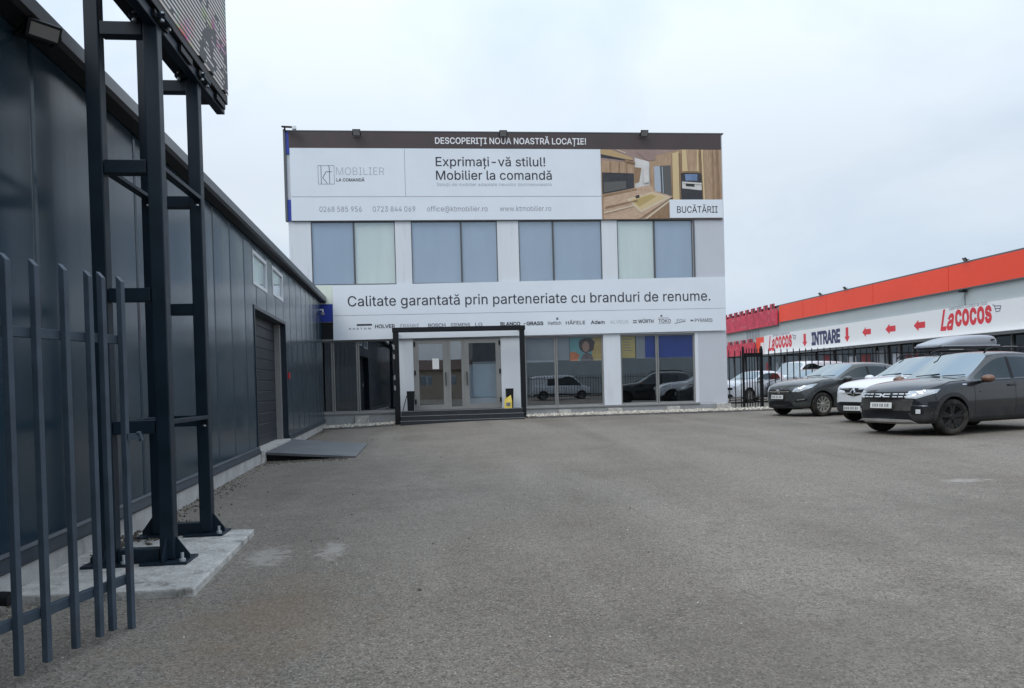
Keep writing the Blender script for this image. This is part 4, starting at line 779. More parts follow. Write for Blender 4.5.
    # lower banner
    t2 = thing('lower_banner', 'white banner with partner slogan and row of small logos above the entrance', 'banner')
    D2 = .09
    P2 = lambda u, v, d: FP(u, v, D2+d)
    mb = MB(); mb.prism([(-3.32, FY-D2, 3.02), (10.62, FY-D2, 3.09), (10.62, FY-D2, 5.03), (-3.30, FY-D2, 4.89)], (0, D2-.06, 0)); mb.build('sheet', M['banner'], t2)
    text('Calitate garantată prin parteneriate cu branduri de renume.', 12.86, (4.175, 4.52, -2.80), P2, M['ink'], t2, off=.004)
    mb = MB(); mb.prism([(-3.31, FY-D2-.003, 3.855), (10.61, FY-D2-.003, 3.885), (10.61, FY-D2-.003, 3.898), (-3.31, FY-D2-.003, 3.868)], (0, .0025, 0)); mb.build('seam', M['line'], t2)
    B((-2.52, FY-D2-.004, 3.50), (-2.0, FY-D2-.0005, 3.56), 'logo', M['ink'], t2)
    text('KASTOM', .74, (3.375, 3.43, -2.78), P2, M['ink'], t2, off=.01, space=.25)
    lg = [('HOLVER', -1.90, .68, M['ink'], .02), ('FRANKE', -1.03, .64, M['ink_mid'], -.004), ('BOSCH', -.08, .60, M['ink_mid'], .02), ('SIEMENS', .70, .68, M['ink_mid'], .015), ('LG', 1.55, .26, M['ink_mid'], .01), ('BLANCO', 2.44, .70, M['ink'], .03),
          ('GRASS', 3.36, .60, M['ink'], .03), ('Hettich', 4.12, .48, M['ink_mid'], .015), ('HÄFELE', 4.76, .70, M['ink'], .01), ('Adam', 5.66, .50, M['ink'], .02), ('ALVEUS', 6.36, .66, M['ink_pale'], -.006),
          ('WÜRTH', 7.38, .56, M['ink'], .02), ('TOKO', 8.12, .46, M['ink'], .01), ('FGV', 8.80, .32, M['ink_mid'], .0), ('PYRAMIS', 9.46, .66, M['ink_mid'], .012)]
    for s, u, w, m, off in lg: text(s, w, (3.41, 3.53, u), P2, m, t2, off=off)
    for a in ((7.19, 3.41, 7.33, 3.45), (7.19, 3.48, 7.33, 3.52), (8.12, 3.57, 8.5, 3.585), (8.2, 3.62, 8.27, 3.69), (8.12, 3.375, 8.58, 3.385), (4.42, 3.58, 4.5, 3.66), (9.30, 3.44, 9.41, 3.50), (3.26, 3.45, 3.33, 3.48)):
        B((a[0], FY-D2-.004, a[1]), (a[2], FY-D2-.0005, a[3]), 'logo', M['ink_mid'], t2)
    poly([(8.72, 3.36), (9.14, 3.45), (9.14, 3.465), (8.72, 3.385)], P2, .004, M['ink_mid'], t2, 'logo')
build_banners()

for u, z, lab in ((-2.32, 10.06, 'leftmost of three black floodlights on the roof edge above the brown headline strip'), (2.70, 10.06, 'middle one of three black floodlights on the showroom roof edge'), (7.72, 10.10, 'rightmost of three black floodlights on the roof edge above the kitchen picture')):
    t = build_floodlight('floodlight', lab, (u, FY-.28, z), 0, R(35), 'floodlights on the showroom roof edge', .27)
def build_corner_mast():
    t = thing('roof_bracket', 'small dark lamp bracket sticking up at the top left corner of the showroom', 'bracket', (-4.7, FY-.2, 10.16))
    mb = MB(); mb.bar((-.03, .1, 0), (-.03, .1, .14), .05); mb.bar((-.12, .1, .14), (.24, -.1, .06), .07, .05); mb.build('arm', M['black'], t)
    B((.25, -.16, -.02), (.38, -.02, .10), 'lamp_head', M['white_frame'], t, .01)
build_corner_mast()

# window posters
def build_posters():
    o = thing('window_poster', 'colourful poster with a curly-haired figure hanging inside the shop window', 'poster', (4.92, FY+.11, 2.12))
    w, h = 1.14, .86; P = lambda u, v, d: (u, -d, v)
    B((0, 0, 0), (w, .004, h), 'sheet', mat('poster_teal', (.16, .36, .37), .6, 0, var=.15), o)
    def blob(cx, cz, rx, rz, d, m, n=18, j=.12):
        poly([(cx+rx*math.cos(2*math.pi*k/n)*(1+random.uniform(-j, j)), cz+rz*math.sin(2*math.pi*k/n)*(1+random.uniform(-j, j))) for k in range(n)], P, d, m, o, 'print', .001)
    poly([(0, 0), (.28, 0), (.34, .22), (.12, .34), (0, .3)], P, .002, mat('poster_orange', (.62, .20, .06), .6, 0, var=.3, vscale=6), o, 'print', .001)
    poly([(.78, 0), (w, 0), (w, h), (.84, h)], P, .002, mat('poster_ochre', (.50, .36, .12), .6, 0, var=.2), o, 'print', .001)
    blob(.60, .56, .30, .27, .004, mat('poster_hair', (.07, .045, .035), .7)); blob(.58, .50, .13, .19, .006, mat('poster_skin', (.36, .22, .16), .6), j=.02)
    poly([(.36, 0), (.86, 0), (.78, .22), (.62, .30), (.46, .22)], P, .005, mat('poster_coat', (.16, .12, .12), .7, 0, var=.4, vscale=9), o, 'print', .001)
    o2 = thing('window_poster', 'yellow text poster hanging inside the right-hand shop window', 'poster', (6.80, FY+.11, 2.18))
    B((0, 0, 0), (.5, .004, .8), 'sheet', mat('poster_yellow', (.55, .44, .16), .6, 0, var=.08), o2)
    mb_m = M['ink_mid']
    for k in range(5): B((.06, -.003, .66-.1*k), (.06+random.uniform(.2, .36), -.001, .68-.1*k), 'print', mb_m, o2)
build_posters()

# things on the landing
def build_landing():
    z = .527
    t = thing('flower_box', 'tall black planter box left of the entrance doors', 'planter', (-.74, 26.55, z))
    mb = MB(); mb.add([(-.11, -.11, 0), (.11, -.11, 0), (.11, .11, 0), (-.11, .11, 0), (-.13, -.13, .68), (.13, -.13, .68), (.13, .13, .68), (-.13, .13, .68), (-.11, -.11, .68), (.11, -.11, .68), (.11, .11, .68), (-.11, .11, .68), (-.11, -.11, .6), (.11, -.11, .6), (.11, .11, .6), (-.11, .11, .6)],
                      [(0, 3, 2, 1), (0, 1, 5, 4), (1, 2, 6, 5), (2, 3, 7, 6), (3, 0, 4, 7), (4, 5, 9, 8), (5, 6, 10, 9), (6, 7, 11, 10), (7, 4, 8, 11), (8, 9, 13, 12), (9, 10, 14, 13), (10, 11, 15, 14), (11, 8, 12, 15), (12, 13, 14, 15)])
    mb.build('box', M['black'], t)
    t2 = copy_tree(t); t2.location = (2.66, 26.55, z); tag(t2, 'tall black planter box right of the entrance doors behind a yellow sign')
    tag(t, group='black planters beside the doors'); tag(t2, group='black planters beside the doors')
    b = thing('leaning_board', 'narrow black board leaning against the planter left of the doors', 'board', (-1.02, 26.5, z))
    MB().bar((0, 0, 0), (.15, .02, .53), .09, .025, up=(1, 0, 0)).build('board', M['black'], b)
    s = thing('floor_sign', 'small yellow folding floor sign on the landing right of the doors', 'sign', (2.58, 26.28, z))
    mb = MB(); mb.prism([(-.13, 0, 0), (.13, 0, 0), (.13, .0, .26), (.10, .06, .46), (.02, .05, .40), (-.13, .03, .30)], (0, .015, 0)); mb.build('front_panel', M['yellow'], s)
    mb = MB(); mb.prism([(-.12, .2, 0), (.12, .2, 0), (.10, .08, .42), (-.1, .08, .36)], (0, .012, 0)); mb.build('rear_panel', M['yellow'], s)
    B((-.07, -.004, .08), (.07, -.001, .2), 'print', M['ink_mid'], s)
build_landing()

# gravel beds with kerbs
def build_beds():
    mb = MB()
    ico = [(0, 0, 1), (1, 0, 0), (0, 1, 0), (-1, 0, 0), (0, -1, 0), (0, 0, -1)]
    fs = [(0, 1, 2), (0, 2, 3), (0, 3, 4), (0, 4, 1), (5, 2, 1), (5, 3, 2), (5, 4, 3), (5, 1, 4)]
    def stone(x, y, z, r, m):
        a = random.uniform(0, 6.28); c, s = math.cos(a), math.sin(a); sx, sy, sz = r*random.uniform(.8, 1.4), r*random.uniform(.7, 1.1), r*random.uniform(.5, .85)
        vs = []
        for p in ico:
            q = Vector(p)*random.uniform(.85, 1.1); X, Y, Z = q.x*sx, q.y*sy, q.z*sz; vs.append((x+X*c-Y*s, y+X*s+Y*c, z+Z))
        m.add(vs, fs)
    for x0, x1, n in ((-3.66, -1.3, 900), (3.2, 10.7, 3000), (10.7, 13.3, 700)):
        for _ in range(n):
            x = random.uniform(x0, x1); y = random.uniform(25.78, 26.95); g = gz(x, y)
            stone(x, y, g+.035+random.uniform(0, .035)+.02*(y-25.8), random.uniform(.022, .05), mb)
    o = mb.build('gravel', M['gravel']); tag(o, 'white and tan river gravel along the foot of the showroom', kind='stuff')
    for x0, x1, lab in ((-3.66, -1.3, 'low concrete kerb edging the gravel left of the steps'), (3.2, 13.4, 'low concrete kerb edging the gravel right of the steps')):
        k = MB(); n = max(2, int((x1-x0)/.5)); v = []
        for i in range(n+1):
            x = x0+(x1-x0)*i/n; g = gz(x, 26); v += [(x, 25.65, g-.1), (x, 25.65, g+.045), (x, 25.74, g+.05), (x, 25.74, g-.1)]
        f = [(i*4+k2, i*4+(k2+1) % 4, i*4+4+(k2+1) % 4, i*4+4+k2) for i in range(n) for k2 in range(4)]+[(0, 1, 2, 3), (n*4+3, n*4+2, n*4+1, n*4)]
        k.add(v, f); o = k.build('kerb', M['kerb']); tag(o, lab, 'kerb', kind='structure')
    # loose grit and leaf litter along the warehouse plinth
    mb = MB()
    for _ in range(1500):
        y = random.uniform(3.4, 26); d = .03+abs(random.gauss(0, .16)); p = onwall(d, y, 0)
        stone(p.x, p.y, gz(p.x, p.y)+.004, random.uniform(.005, .018), mb)
    for _ in range(200):
        x = random.gauss(-2.62, .10); y = random.gauss(7.2, .35); stone(x, y, .075 if y < 7.5 else .01, random.uniform(.01, .03), mb)
    for _ in range(300):
        x = random.uniform(-3.1, -1.6); y = random.gauss(14.6, .16); stone(x, y, gz(x, y)+.004, random.uniform(.01, .03), mb)
    for _ in range(60):
        x = random.gauss(-1.2, 1.6); y = random.uniform(4.5, 22)
        if x > onwall(.1, y, 0).x: stone(x, y, gz(x, y)+.004, random.uniform(.006, .02), mb)
    o = mb.build('loose_grit', M['soil']); tag(o, 'loose grit and leaf litter along the warehouse plinth', kind='stuff')
build_beds()
def build_chips():
    mb = MB(); ico = [(0, 0, .6), (1, 0, 0), (.2, 1, 0), (-.9, .2, 0), (0, -.8, 0)]
    for _ in range(260):
        y = 4+20*random.random()**1.6; x = random.uniform(-2.2, .62*y); r = random.uniform(.003, .009)*(1+y*.04); a = random.uniform(0, 6.28); c, q = math.cos(a), math.sin(a); z = gz(x, y)+.004
        mb.add([(x+(p[0]*c-p[1]*q*.6)*r*random.uniform(.7, 1.3), y+(p[0]*q+p[1]*c*.6)*r*1.2, z+p[2]*r*.7) for p in ico], [(0, 1, 2), (0, 2, 3), (0, 3, 4), (0, 4, 1)])
    o = mb.build('pale_chips', M['gravel']); tag(o, 'pale stone chips scattered over the asphalt yard', kind='stuff')
build_chips()

# ------------------------------------------------------------------ fence and gate right of the showroom
def build_fences():
    grp = None
    def run(name, label, cat, x0, x1, Y, step, h0, post_every=None):
        z0 = gz(12, 27)
        t = thing(name, label, cat, (x0, Y, z0))
        n = max(2, int(round((x1-x0)/step)))
        me = None
        for i in range(n+1):
            x = (x1-x0)*i/n
            mb = MB(); w = .014
            if me is None:
                mb.add([(-w, -w, .04), (w, -w, .04), (w, w, .04), (-w, w, .04), (-w, -w, h0-.06), (w, -w, h0-.06), (w, w, h0-.06), (-w, w, h0-.06), (0, 0, h0)],
                       [(0, 3, 2, 1), (0, 1, 5, 4), (1, 2, 6, 5), (2, 3, 7, 6), (3, 0, 4, 7), (4, 5, 8), (5, 6, 8), (6, 7, 8), (7, 4, 8)])
                o = mb.build('bar', M['fence'], t); me = o.data
            else: o = link(bpy.data.objects.new('bar', me), t)
            o.location = (x, 0, 0)
        for z in (.36, h0-.28): B((-.02, .0145, z-.02), (x1-x0+.02, .045, z+.02), 'rail', M['fence'], t)
        return t
    run('palisade_fence', 'short black palisade fence between the showroom corner and the gate posts', 'fence', 10.78, 11.22, FY+.1, .22, 2.2)
    t = run('sliding_gate', 'stacked black sliding gate with close-set bars right of the showroom', 'gate', 11.28, 11.98, FY-.05, .1, 2.25)
    B((-.03, .05, .0), (.03, .11, 2.3), 'post', M['fence'], t); B((.66, .05, 0), (.72, .11, 2.3), 'post', M['fence'], t)
    B((.0, .05, 1.92), (.7, .09, 2.06), 'locking_plate', M['fence'], t)
    run('palisade_fence', 'long black palisade fence running behind the parked cars', 'fence', 12.05, 26.5, FY+.1, .235, 2.22)
build_fences()

# ------------------------------------------------------------------ supermarket beyond the fence
SX = 27.0
def SPl(u, v, d): return (SX-d, -u, v)          # u runs towards the photographer (-Y), so writing reads left to right
def build_store():
    t = thing('supermarket_building', 'long grey supermarket hall with orange fascia beyond the fence', 'building')
    Y0, Y1 = 12.0, 84.0
    B((SX, Y0, 3.2), (SX+34, Y1, 6.80), 'wall', M['store_wall'], t)
    B((SX+.3, Y0+.2, -.2), (SX+33.8, Y1-.2, 3.198), 'wall', M['store_glass'], t)
    B((SX-.1, Y0-.1, 6.85), (SX+34.1, Y1+.1, 6.93), 'roof_edge', M['frame_dark'], t)
    ys = [57.3, 53.4, 50.1, 44.5, 37.6, 31.5, 25.5, 19.5, 12.0]
    for a, b in zip(ys[1:], ys): B((SX-.12, a+.02, 5.60), (SX-.003, b-.02, 6.845), 'fascia_panel', M['orange'], t)
    B((SX-.14, Y0, 5.54), (SX-.003, 57.3, 5.595), 'fascia_trim', M['frame_dark'], t)
    # shop front under the sign: pale mullions in front of dark glazing
    y = 12.4
    while y < 83:
        B((SX+.2, y, .1), (SX+.29, y+.08, 3.19), 'mullion', M['mullion'], t); y += 1.25 if y < 44 else 2.5
    B((SX-.5, Y0, 3.06), (SX-.003, 60.0, 3.19), 'canopy', M['frame_dark'], t)
    B((SX-.52, Y0, 3.20), (SX-.003, 60.0, 3.235), 'canopy_edge', M['store_sign'], t)
    random.seed(3)
    for k in range(16):
        yy = 36+1.6*k; B((SX+.285, yy, random.uniform(.7, 1.6)), (SX+.297, yy+random.uniform(.5, 1.2), random.uniform(2.1, 2.9)), 'window_print', M['stock_red'] if k % 3 == 0 else (M['pink_wall'] if k % 3 == 1 else M['blind_grey']), t)
    # windows of the far bay
    for k in range(5):
        B((SX-.01, 61.2+.55*k, 4.55), (SX-.002, 61.6+.55*k, 5.3), 'window', M['blind_grey'], t)
    B((SX-.04, 60.1, 3.25), (SX-.003, 61.8, 4.65), 'corner_panel', M['orange'], t)
    B((SX-.05, 60.3, 3.3), (SX-.0405, 60.9, 4.2), 'window_print', M['store_sign'], t)
    return t
build_store()
def build_store_signs():
    t = thing('store_sign', 'long white supermarket sign with red arrows and entrance lettering', 'sign')
    B((SX-.16, 12.0, 3.24), (SX-.003, 60.0, 4.70), 'board', M['store_sign'], t)
    P = lambda u, v, d: SPl(u, v, d+.16)
    def arrow_down(y, z0, z1, w):
        h = (z1-z0)*.38; poly([(-y-w*.5, z1), (-y-w*.5, z0+h), (-y-w, z0+h), (-y, z0), (-y+w, z0+h), (-y+w*.5, z0+h), (-y+w*.5, z1)][::-1], P, .006, M['red'], t, 'arrow')
    def arrow_left(y, zc, L, h):
        poly([(-y-L/2, zc), (-y-L/2+L*.42, zc+h/2), (-y-L/2+L*.42, zc+h*.27), (-y+L/2, zc+h*.27), (-y+L/2, zc-h*.27), (-y-L/2+L*.42, zc-h*.27), (-y-L/2+L*.42, zc-h/2)][::-1], P, .006, M['red'], t, 'arrow')
    arrow_down(53.15, 3.5, 4.42, .36); arrow_down(47.45, 3.5, 4.45, .32)
    text('INTRARE', 3.85, (3.58, 4.38, -52.15), P, M['navy'], t, off=.045)
    for y, L in ((45.2, .95), (42.7, 1.0), (40.0, 1.0)): arrow_left(y, 4.0, L, .62)
    def logo(y, L, z0):
        s = L/4.4
        text('La', 1.15*s, (z0, z0+1.05*s, -y), P, M['red'], t, off=.03, shear=.35)
        text('cocos', 2.75*s, (z0+.16*s, z0+.16*s+1.02*s, -y+1.22*s), P, M['red'], t, off=.034, space=.02)
        text('Supermarketul cu prețuri de cocos', 2.9*s, (z0+1.03*s, z0+1.03*s+.2*s, -y+.75*s), P, M['navy'], t, off=-.004)
        mb = MB()
        def st(a, b, w): mb.bar(P(*a, .004), P(*b, .004), w, .004, up=(1, 0, 0))
        u = -y+4.05*s; z = z0+.55*s
        for a, b in (((u-.02, z+.42*s), (u+.1*s, z+.40*s)), ((u+.1*s, z+.4*s), (u+.22*s, z+.05*s)), ((u+.1*s, z+.36*s), (u+.55*s, z+.32*s)), ((u+.55*s, z+.32*s), (u+.46*s, z+.08*s)), ((u+.2*s, z+.06*s), (u+.48*s, z+.08*s)), ((u+.14*s, z+.22*s), (u+.5*s, z+.2*s))): st(a, b, .035*s)
        mb.build('cart_emblem', M['navy'], t)
    logo(59.2, 4.5, 3.50); logo(38.25, 4.2, 3.60)
    # crenellated red banners at the far bay
    t2 = thing('crenellated_banner', 'large red banner with notched top edge at the far end of the supermarket', 'banner')
    t3 = thing('crenellated_banner', 'smaller red notched banner low down at the far end of the supermarket', 'banner')
    def cren(par, ya, yb, z0, z1, n, d, notch):
        pts = [(-ya, z0)]; w = (ya-yb)/n
        for k in range(n):
            u = -ya+w*k
            pts += [(u, z1), (u+w*.58, z1), (u+w*.58, z1-notch), (u+w, z1-notch)]
        pts[-1] = (-yb, z1-notch); pts += [(-yb, z0)]
        poly(pts[::-1], SPl, d, M['red_banner'], par, 'sheet', .08)
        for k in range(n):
            u = -ya+w*k+w*.30; poly([(u, z1-.02), (u+w*.26, z1-.02), (u+w*.26, z1-notch*.95), (u, z1-notch*.95)][::-1], SPl, d+.006, M['brown'], par, 'print', .003)  # shade on each merlon's right half, painted on as dark blocks
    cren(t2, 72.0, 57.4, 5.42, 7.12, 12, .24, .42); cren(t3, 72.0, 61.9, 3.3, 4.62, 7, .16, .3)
    B((SX-.20, 57.42, 5.36), (SX-.12, 72, 5.415), 'lower_trim', M['frame_dark'], t2)
    for y in (50.6, 36.1, 47.4):
        build_floodlight('floodlight', {50.6: 'small black floodlight on the orange fascia top nearest the red banner', 36.1: 'black floodlight on the orange fascia top at the far right of the view', 47.4: 'small black floodlight on the orange fascia top above the down arrow'}[y], (SX-.3, y, 6.98), R(-90), R(35), 'floodlights on the supermarket roof edge', .24)
    k = thing('sign_camera', 'thin dark camera pole on the grey wall above the red shop lettering', 'camera', (SX-.1, 36.4, 4.72))
    mb = MB(); mb.bar((0, 0, 0), (0, 0, .72), .03); mb.bar((0, 0, .7), (-.05, .0, .7), .03); mb.build('pole', M['frame_dark'], k); B((-.25, -.14, .66), (.02, .14, .78), 'housing', M['black'], k)
build_store_signs()
# ------------------------------------------------------------------ cars
def sec(st):
    """half cross-section, eleven points from the underside centre over the side to the roof centre"""
    zb, zs, zt, w, ws = st['zb'], st['zs'], st['zt'], st['w'], st['ws']
    p = [(0, zb), (.80*w, zb), (.965*w, zb+.06), (w, zb+.36*(zs-zb)), (w*.992, zb+.74*(zs-zb)), (ws, zs)]
    if st['t'] == 'H':
        for q in (.965, .90, .83, .45, 0): p.append((ws*q, zs+(zt-zs)*math.sqrt(max(0, 1-q*q))))
    else:
        wr = st['wr']; p += [(ws-.035, zs+.03), (wr+.045, zt-.135), (wr-.02, zt-.055), (wr*.6, zt-.012), (0, zt)]
    return p
def car_body(stations, wb, wr_, track, glass_rows, clad=3, under=1):
    vs, fs, ms = [], [], []
    n = 20
    for st in stations:
        h = sec(st); ring = h+[(-y, z) for y, z in h[9:0:-1]]; wmax = max(a for a, b in h)
        for y, z in ring: vs.append((st['x']-st.get('bow', 0)*(y/wmax)**2, y, z))
    for j in range(len(stations)-1):
        for k in range(n):
            i = k if k < 10 else 19-k
            m = 0
            if i < clad: m = 2
            for a, b, rows, mm in glass_rows:
                if a <= j < b and i in rows: m = mm
            fs.append((j*n+k, j*n+(k+1) % n, (j+1)*n+(k+1) % n, (j+1)*n+k)); ms.append(m)
    for j in (0, len(stations)-1):
        for i in range(10):
            a, b = j*n+i, j*n+i+1; c, d = j*n+((20-(i+1)) % 20), j*n+((20-i) % 20)
            f = [a, b, c, d]; g = []
            for q in f:
                if q not in g: g.append(q)
            if len(g) >= 3: fs.append(tuple(g)); ms.append(2 if i < clad else 0)
    me = bpy.data.meshes.new('body'); me.from_pydata(vs, [], fs)
    for p, k in zip(me.polygons, ms): p.material_index = k
    bm = bmesh.new(); bm.from_mesh(me); bmesh.ops.recalc_face_normals(bm, faces=bm.faces)
    cl = bm.edges.layers.float.get('crease_edge') or bm.edges.layers.float.new('crease_edge')
    for e in bm.edges:
        a, b = sorted(v.index for v in e.verts); ra, rb = a % n, b % n
        if ra == rb:                                   # lengthwise lines
            i = ra if ra <= 10 else 20-ra
            e[cl] = {5: .45, 6: .3, 8: .35, 1: .4, 2: .3}.get(i, 0)
        mi = {f.material_index for f in e.link_faces}
        if len(mi) > 1 and (1 in mi or 3 in mi): e[cl] = max(e[cl], .55)
    bm.to_mesh(me); bm.free()
    return me
def finish_body(me, mats, wb, wr_, w):
    """round the shell, cut the wheel arches and return (whole mesh before the cut as BVH, meshes by material)"""
    for m in mats: me.materials.append(m)
    o = bpy.data.objects.new('tmp_body', me); COL.objects.link(o)
    s = o.modifiers.new('s', 'SUBSURF'); s.levels = 2; s.render_levels = 2
    bpy.context.view_layer.update(); dg = bpy.context.evaluated_depsgraph_get()
    whole = bpy.data.meshes.new_from_object(o.evaluated_get(dg))
    bvh = BVHTree.FromPolygons([v.co.copy() for v in whole.vertices], [tuple(p.vertices) for p in whole.polygons])
    cuts = []
    for x in (wb/2, -wb/2):
        mb = MB()
        for s_ in (1, -1): mb.lathe([(wr_+.055, s_*(w-.30)), (wr_+.055, s_*(w+.3))], 'y', 40, (x, 0, wr_), 4)
        cm = mb.mesh('cut', mats); c = bpy.data.objects.new('cut', cm); COL.objects.link(c); cuts.append(c)
        b = o.modifiers.new('b', 'BOOLEAN'); b.operation = 'DIFFERENCE'; b.object = c; b.solver = 'EXACT'
    bpy.context.view_layer.update(); dg = bpy.context.evaluated_depsgraph_get()
    cut = bpy.data.meshes.new_from_object(o.evaluated_get(dg))
    for c in cuts+[o]: bpy.data.objects.remove(c)
    out = {}
    for k in range(len(mats)):
        bm = bmesh.new(); bm.from_mesh(cut)
        bmesh.ops.delete(bm, geom=[f for f in bm.faces if f.material_index != k], context='FACES')
        if bm.faces:
            m2 = bpy.data.meshes.new('piece'); bm.to_mesh(m2); m2.materials.clear(); m2.materials.append(mats[k])
            for p in m2.polygons: p.material_index = 0; p.use_smooth = (k != 4)
            out[k] = m2
        bm.free()
    return bvh, out
def patch(bvh, pts, phi, m, parent, name, off=.006, thick=.012, step=.05, mirror=False, smooth=True):
    """a panel that follows the body: outline pts are (x, y, z) seen along the horizontal direction phi (0 = from the nose, 90 = from the left)"""
    c, s = math.cos(R(phi)), math.sin(R(phi))
    uv = [(-x*s+y*c, z) for x, y, z in pts]
    bm = bmesh.new(); vs = [bm.verts.new((u, v, 0)) for u, v in uv]; bm.faces.new(vs)
    for ax in (0, 1):
        lo, hi = min(p[ax] for p in uv), max(p[ax] for p in uv); k = max(1, int((hi-lo)/step))
        for i in range(1, k+1):
            q = lo+(hi-lo)*i/(k+1); co = [0, 0, 0]; no = [0, 0, 0]; co[ax] = q; no[ax] = 1
            bmesh.ops.bisect_plane(bm, geom=bm.verts[:]+bm.edges[:]+bm.faces[:], plane_co=co, plane_no=no)
    d = Vector((-c, -s, 0)); last = None
    for v in bm.verts:
        u, z = v.co.x, v.co.y
        o = Vector((-s*u, c*u, z))-d*5
        hit, nor, idx, dist = bvh.ray_cast(o, d)
        if hit is None:
            hit, nor, idx, dist = bvh.find_nearest(o+d*3.2)
        if nor.dot(d) > 0: nor = -nor
        v.co = hit+nor*off
    bmesh.ops.recalc_face_normals(bm, faces=bm.faces)
    f0 = bm.faces[:] ; bm.normal_update()
    if sum(f.normal.dot(d) for f in f0) > 0: bmesh.ops.reverse_faces(bm, faces=f0)
    bmesh.ops.solidify(bm, geom=bm.faces[:], thickness=thick)
    if mirror:
        for v in bm.verts: v.co.y *= -1
        bmesh.ops.reverse_faces(bm, faces=bm.faces[:])
    me = bpy.data.meshes.new(name); bm.to_mesh(me); bm.free(); me.materials.append(m)
    return link(bpy.data.objects.new(name, me), parent)
def both(bvh, pts, phi, m, parent, name, **k):
    return [patch(bvh, pts, phi, m, parent, name, **k), patch(bvh, pts, phi, m, parent, name, mirror=True, **k)]
def side_strip(bvh, a, b, w, m, parent, name, **k):
    """thin strip on the side between (x, z) points"""
    d = Vector((b[0]-a[0], b[1]-a[1])).normalized(); n = Vector((-d.y, d.x))*w/2
    pts = [(a[0]+n.x, 0, a[1]+n.y), (b[0]+n.x, 0, b[1]+n.y), (b[0]-n.x, 0, b[1]-n.y), (a[0]-n.x, 0, a[1]-n.y)]
    return both(bvh, pts, 90, m, parent, name, **k)
def wheel(parent, x, y, r, style, m_rim, turn=0):
    s = 1 if y > 0 else -1
    w = bpy.data.objects.new('wheel', None); w.empty_display_size = .2; link(w, parent); w.location = (x, y, r); w.rotation_euler = (0, 0, turn)
    W = .105
    prof = [(r*.66, -W), (r*.90, -W), (r*.97, -W+.02), (r, -W+.05), (r, W-.05), (r*.97, W-.02), (r*.91, W-.002), (r*.80, W+.004), (r*.68, W-.004), (r*.66, W-.03)]
    MB().lathe([(a, b*s) for a, b in prof], 'y', 40).build('tyre', M['tyre'], w, smooth=True)
    mb = MB()
    mb.lathe([(r*.675, s*(W-.03)), (r*.675, s*(W-.004)), (r*.64, s*(W-.006)), (r*.61, s*(W-.035)), (r*.60, s*(W-.075))], 'y', 40)
    mb.lathe([(.001, s*(W-.085)), (r*.61, s*(W-.085)), (r*.61, s*(W-.075)), (.001, s*(W-.075))], 'y', 30, mi=1)
    mb.lathe([(.001, s*(W-.008)), (r*.14, s*(W-.01)), (r*.19, s*(W-.035)), (r*.19, s*(W-.07)), (.001, s*(W-.07))], 'y', 20)
    n = {'five': 5, 'multi': 10, 'seven': 7, 'hub': 8}[style]
    for k in range(n):
        t = 2*math.pi*(k+.25)/n
        def sp(dt0, dt1, w0, w1):
            a = Vector((math.cos(t+dt0), 0, math.sin(t+dt0)))*r*.15; b = Vector((math.cos(t+dt1), 0, math.sin(t+dt1)))*r*.645
            q = (b-a).normalized().cross(Vector((0, 1, 0)))
            y0, y1, y2 = s*(W-.022), s*(W-.010), s*(W-.075)
            P = [a-q*w0, a+q*w0, b+q*w1, b-q*w1]
            mb.add([p+Vector((0, y0 if i < 2 else y1, 0)) for i, p in enumerate(P)]+[p+Vector((0, y2, 0)) for p in P], [(0, 1, 2, 3), (4, 7, 6, 5), (0, 4, 5, 1), (1, 5, 6, 2), (2, 6, 7, 3), (3, 7, 4, 0)])
        if style == 'five': sp(-.1, -.17, .022, .026); sp(.1, .17, .022, .026)
        elif style == 'multi': sp(0, 0, .017, .022)
        else: sp(0, 0, .024, .03)
    mb.build('rim', [m_rim, M['rim_dark']], w)
    return w
def mirror_(parent, x, y, z, m, mcap):
    for s in (1, -1):
        o = bpy.data.objects.new('wing_mirror', None); o.empty_display_size = .1; link(o, parent); o.location = (x, s*y, z)
        bm = bmesh.new(); bmesh.ops.create_uvsphere(bm, u_segments=16, v_segments=10, radius=1)
        for v in bm.verts:
            v.co = Vector((v.co.x*.13 if v.co.x > 0 else v.co.x*.05, s*.12+v.co.y*.13, .02+v.co.z*.075))
        me = bpy.data.meshes.new('housing'); bm.to_mesh(me); bm.free(); me.materials.append(mcap)
        for p in me.polygons: p.use_smooth = True
        link(bpy.data.objects.new('housing', me), o)
        MB().bar((.01, -s*.05, -.04), (.0, s*.06, -.03), .06, .05).build('stalk', m, o, .01)

def plate(parent, x, z, w=.50, h=.11, tilt=.0, nose=1):
    p = bpy.data.objects.new('number_plate', MB().box((-.006, -w/2, -h/2), (.006, w/2, h/2)).mesh('number_plate', M['plate'])); link(p, parent); p.location = (x, 0, z); p.rotation_euler = (0, tilt, 0)
    mb = MB(); random.seed(int(z*1000)+int(w*100)); y = w/2-.07
    for k in range(7):
        a = random.uniform(.025, .045); mb.box((.0065, y-a, -h*.27), (.0085, y, h*.27)); y -= a+(.018 if k not in (1, 3) else .035)
    mb.build('plate_marks', M['plate_ink'], p)
    MB().box((-.004, -w/2-.012, -h/2-.012), (.003, w/2+.012, h/2+.012)).build('plate_holder', M['cladding'], p)
    return p
def st(x, zb, zs, zt, w, ws, t='H', wr=None, bow=0): return dict(x=x, zb=zb, zs=zs, zt=zt, w=w, ws=ws, t=t, wr=wr, bow=bow)
def arch_ring(x, r0, r1, z, z0=.0, a0=-12, a1=192):
    import math as q
    A = [R(a0+(a1-a0)*k/22) for k in range(23)]
    return [(x+r1*q.cos(t), 0, z+r1*q.sin(t)) for t in A]+[(x+r0*q.cos(t), 0, z+r0*q.sin(t)) for t in A[::-1]]
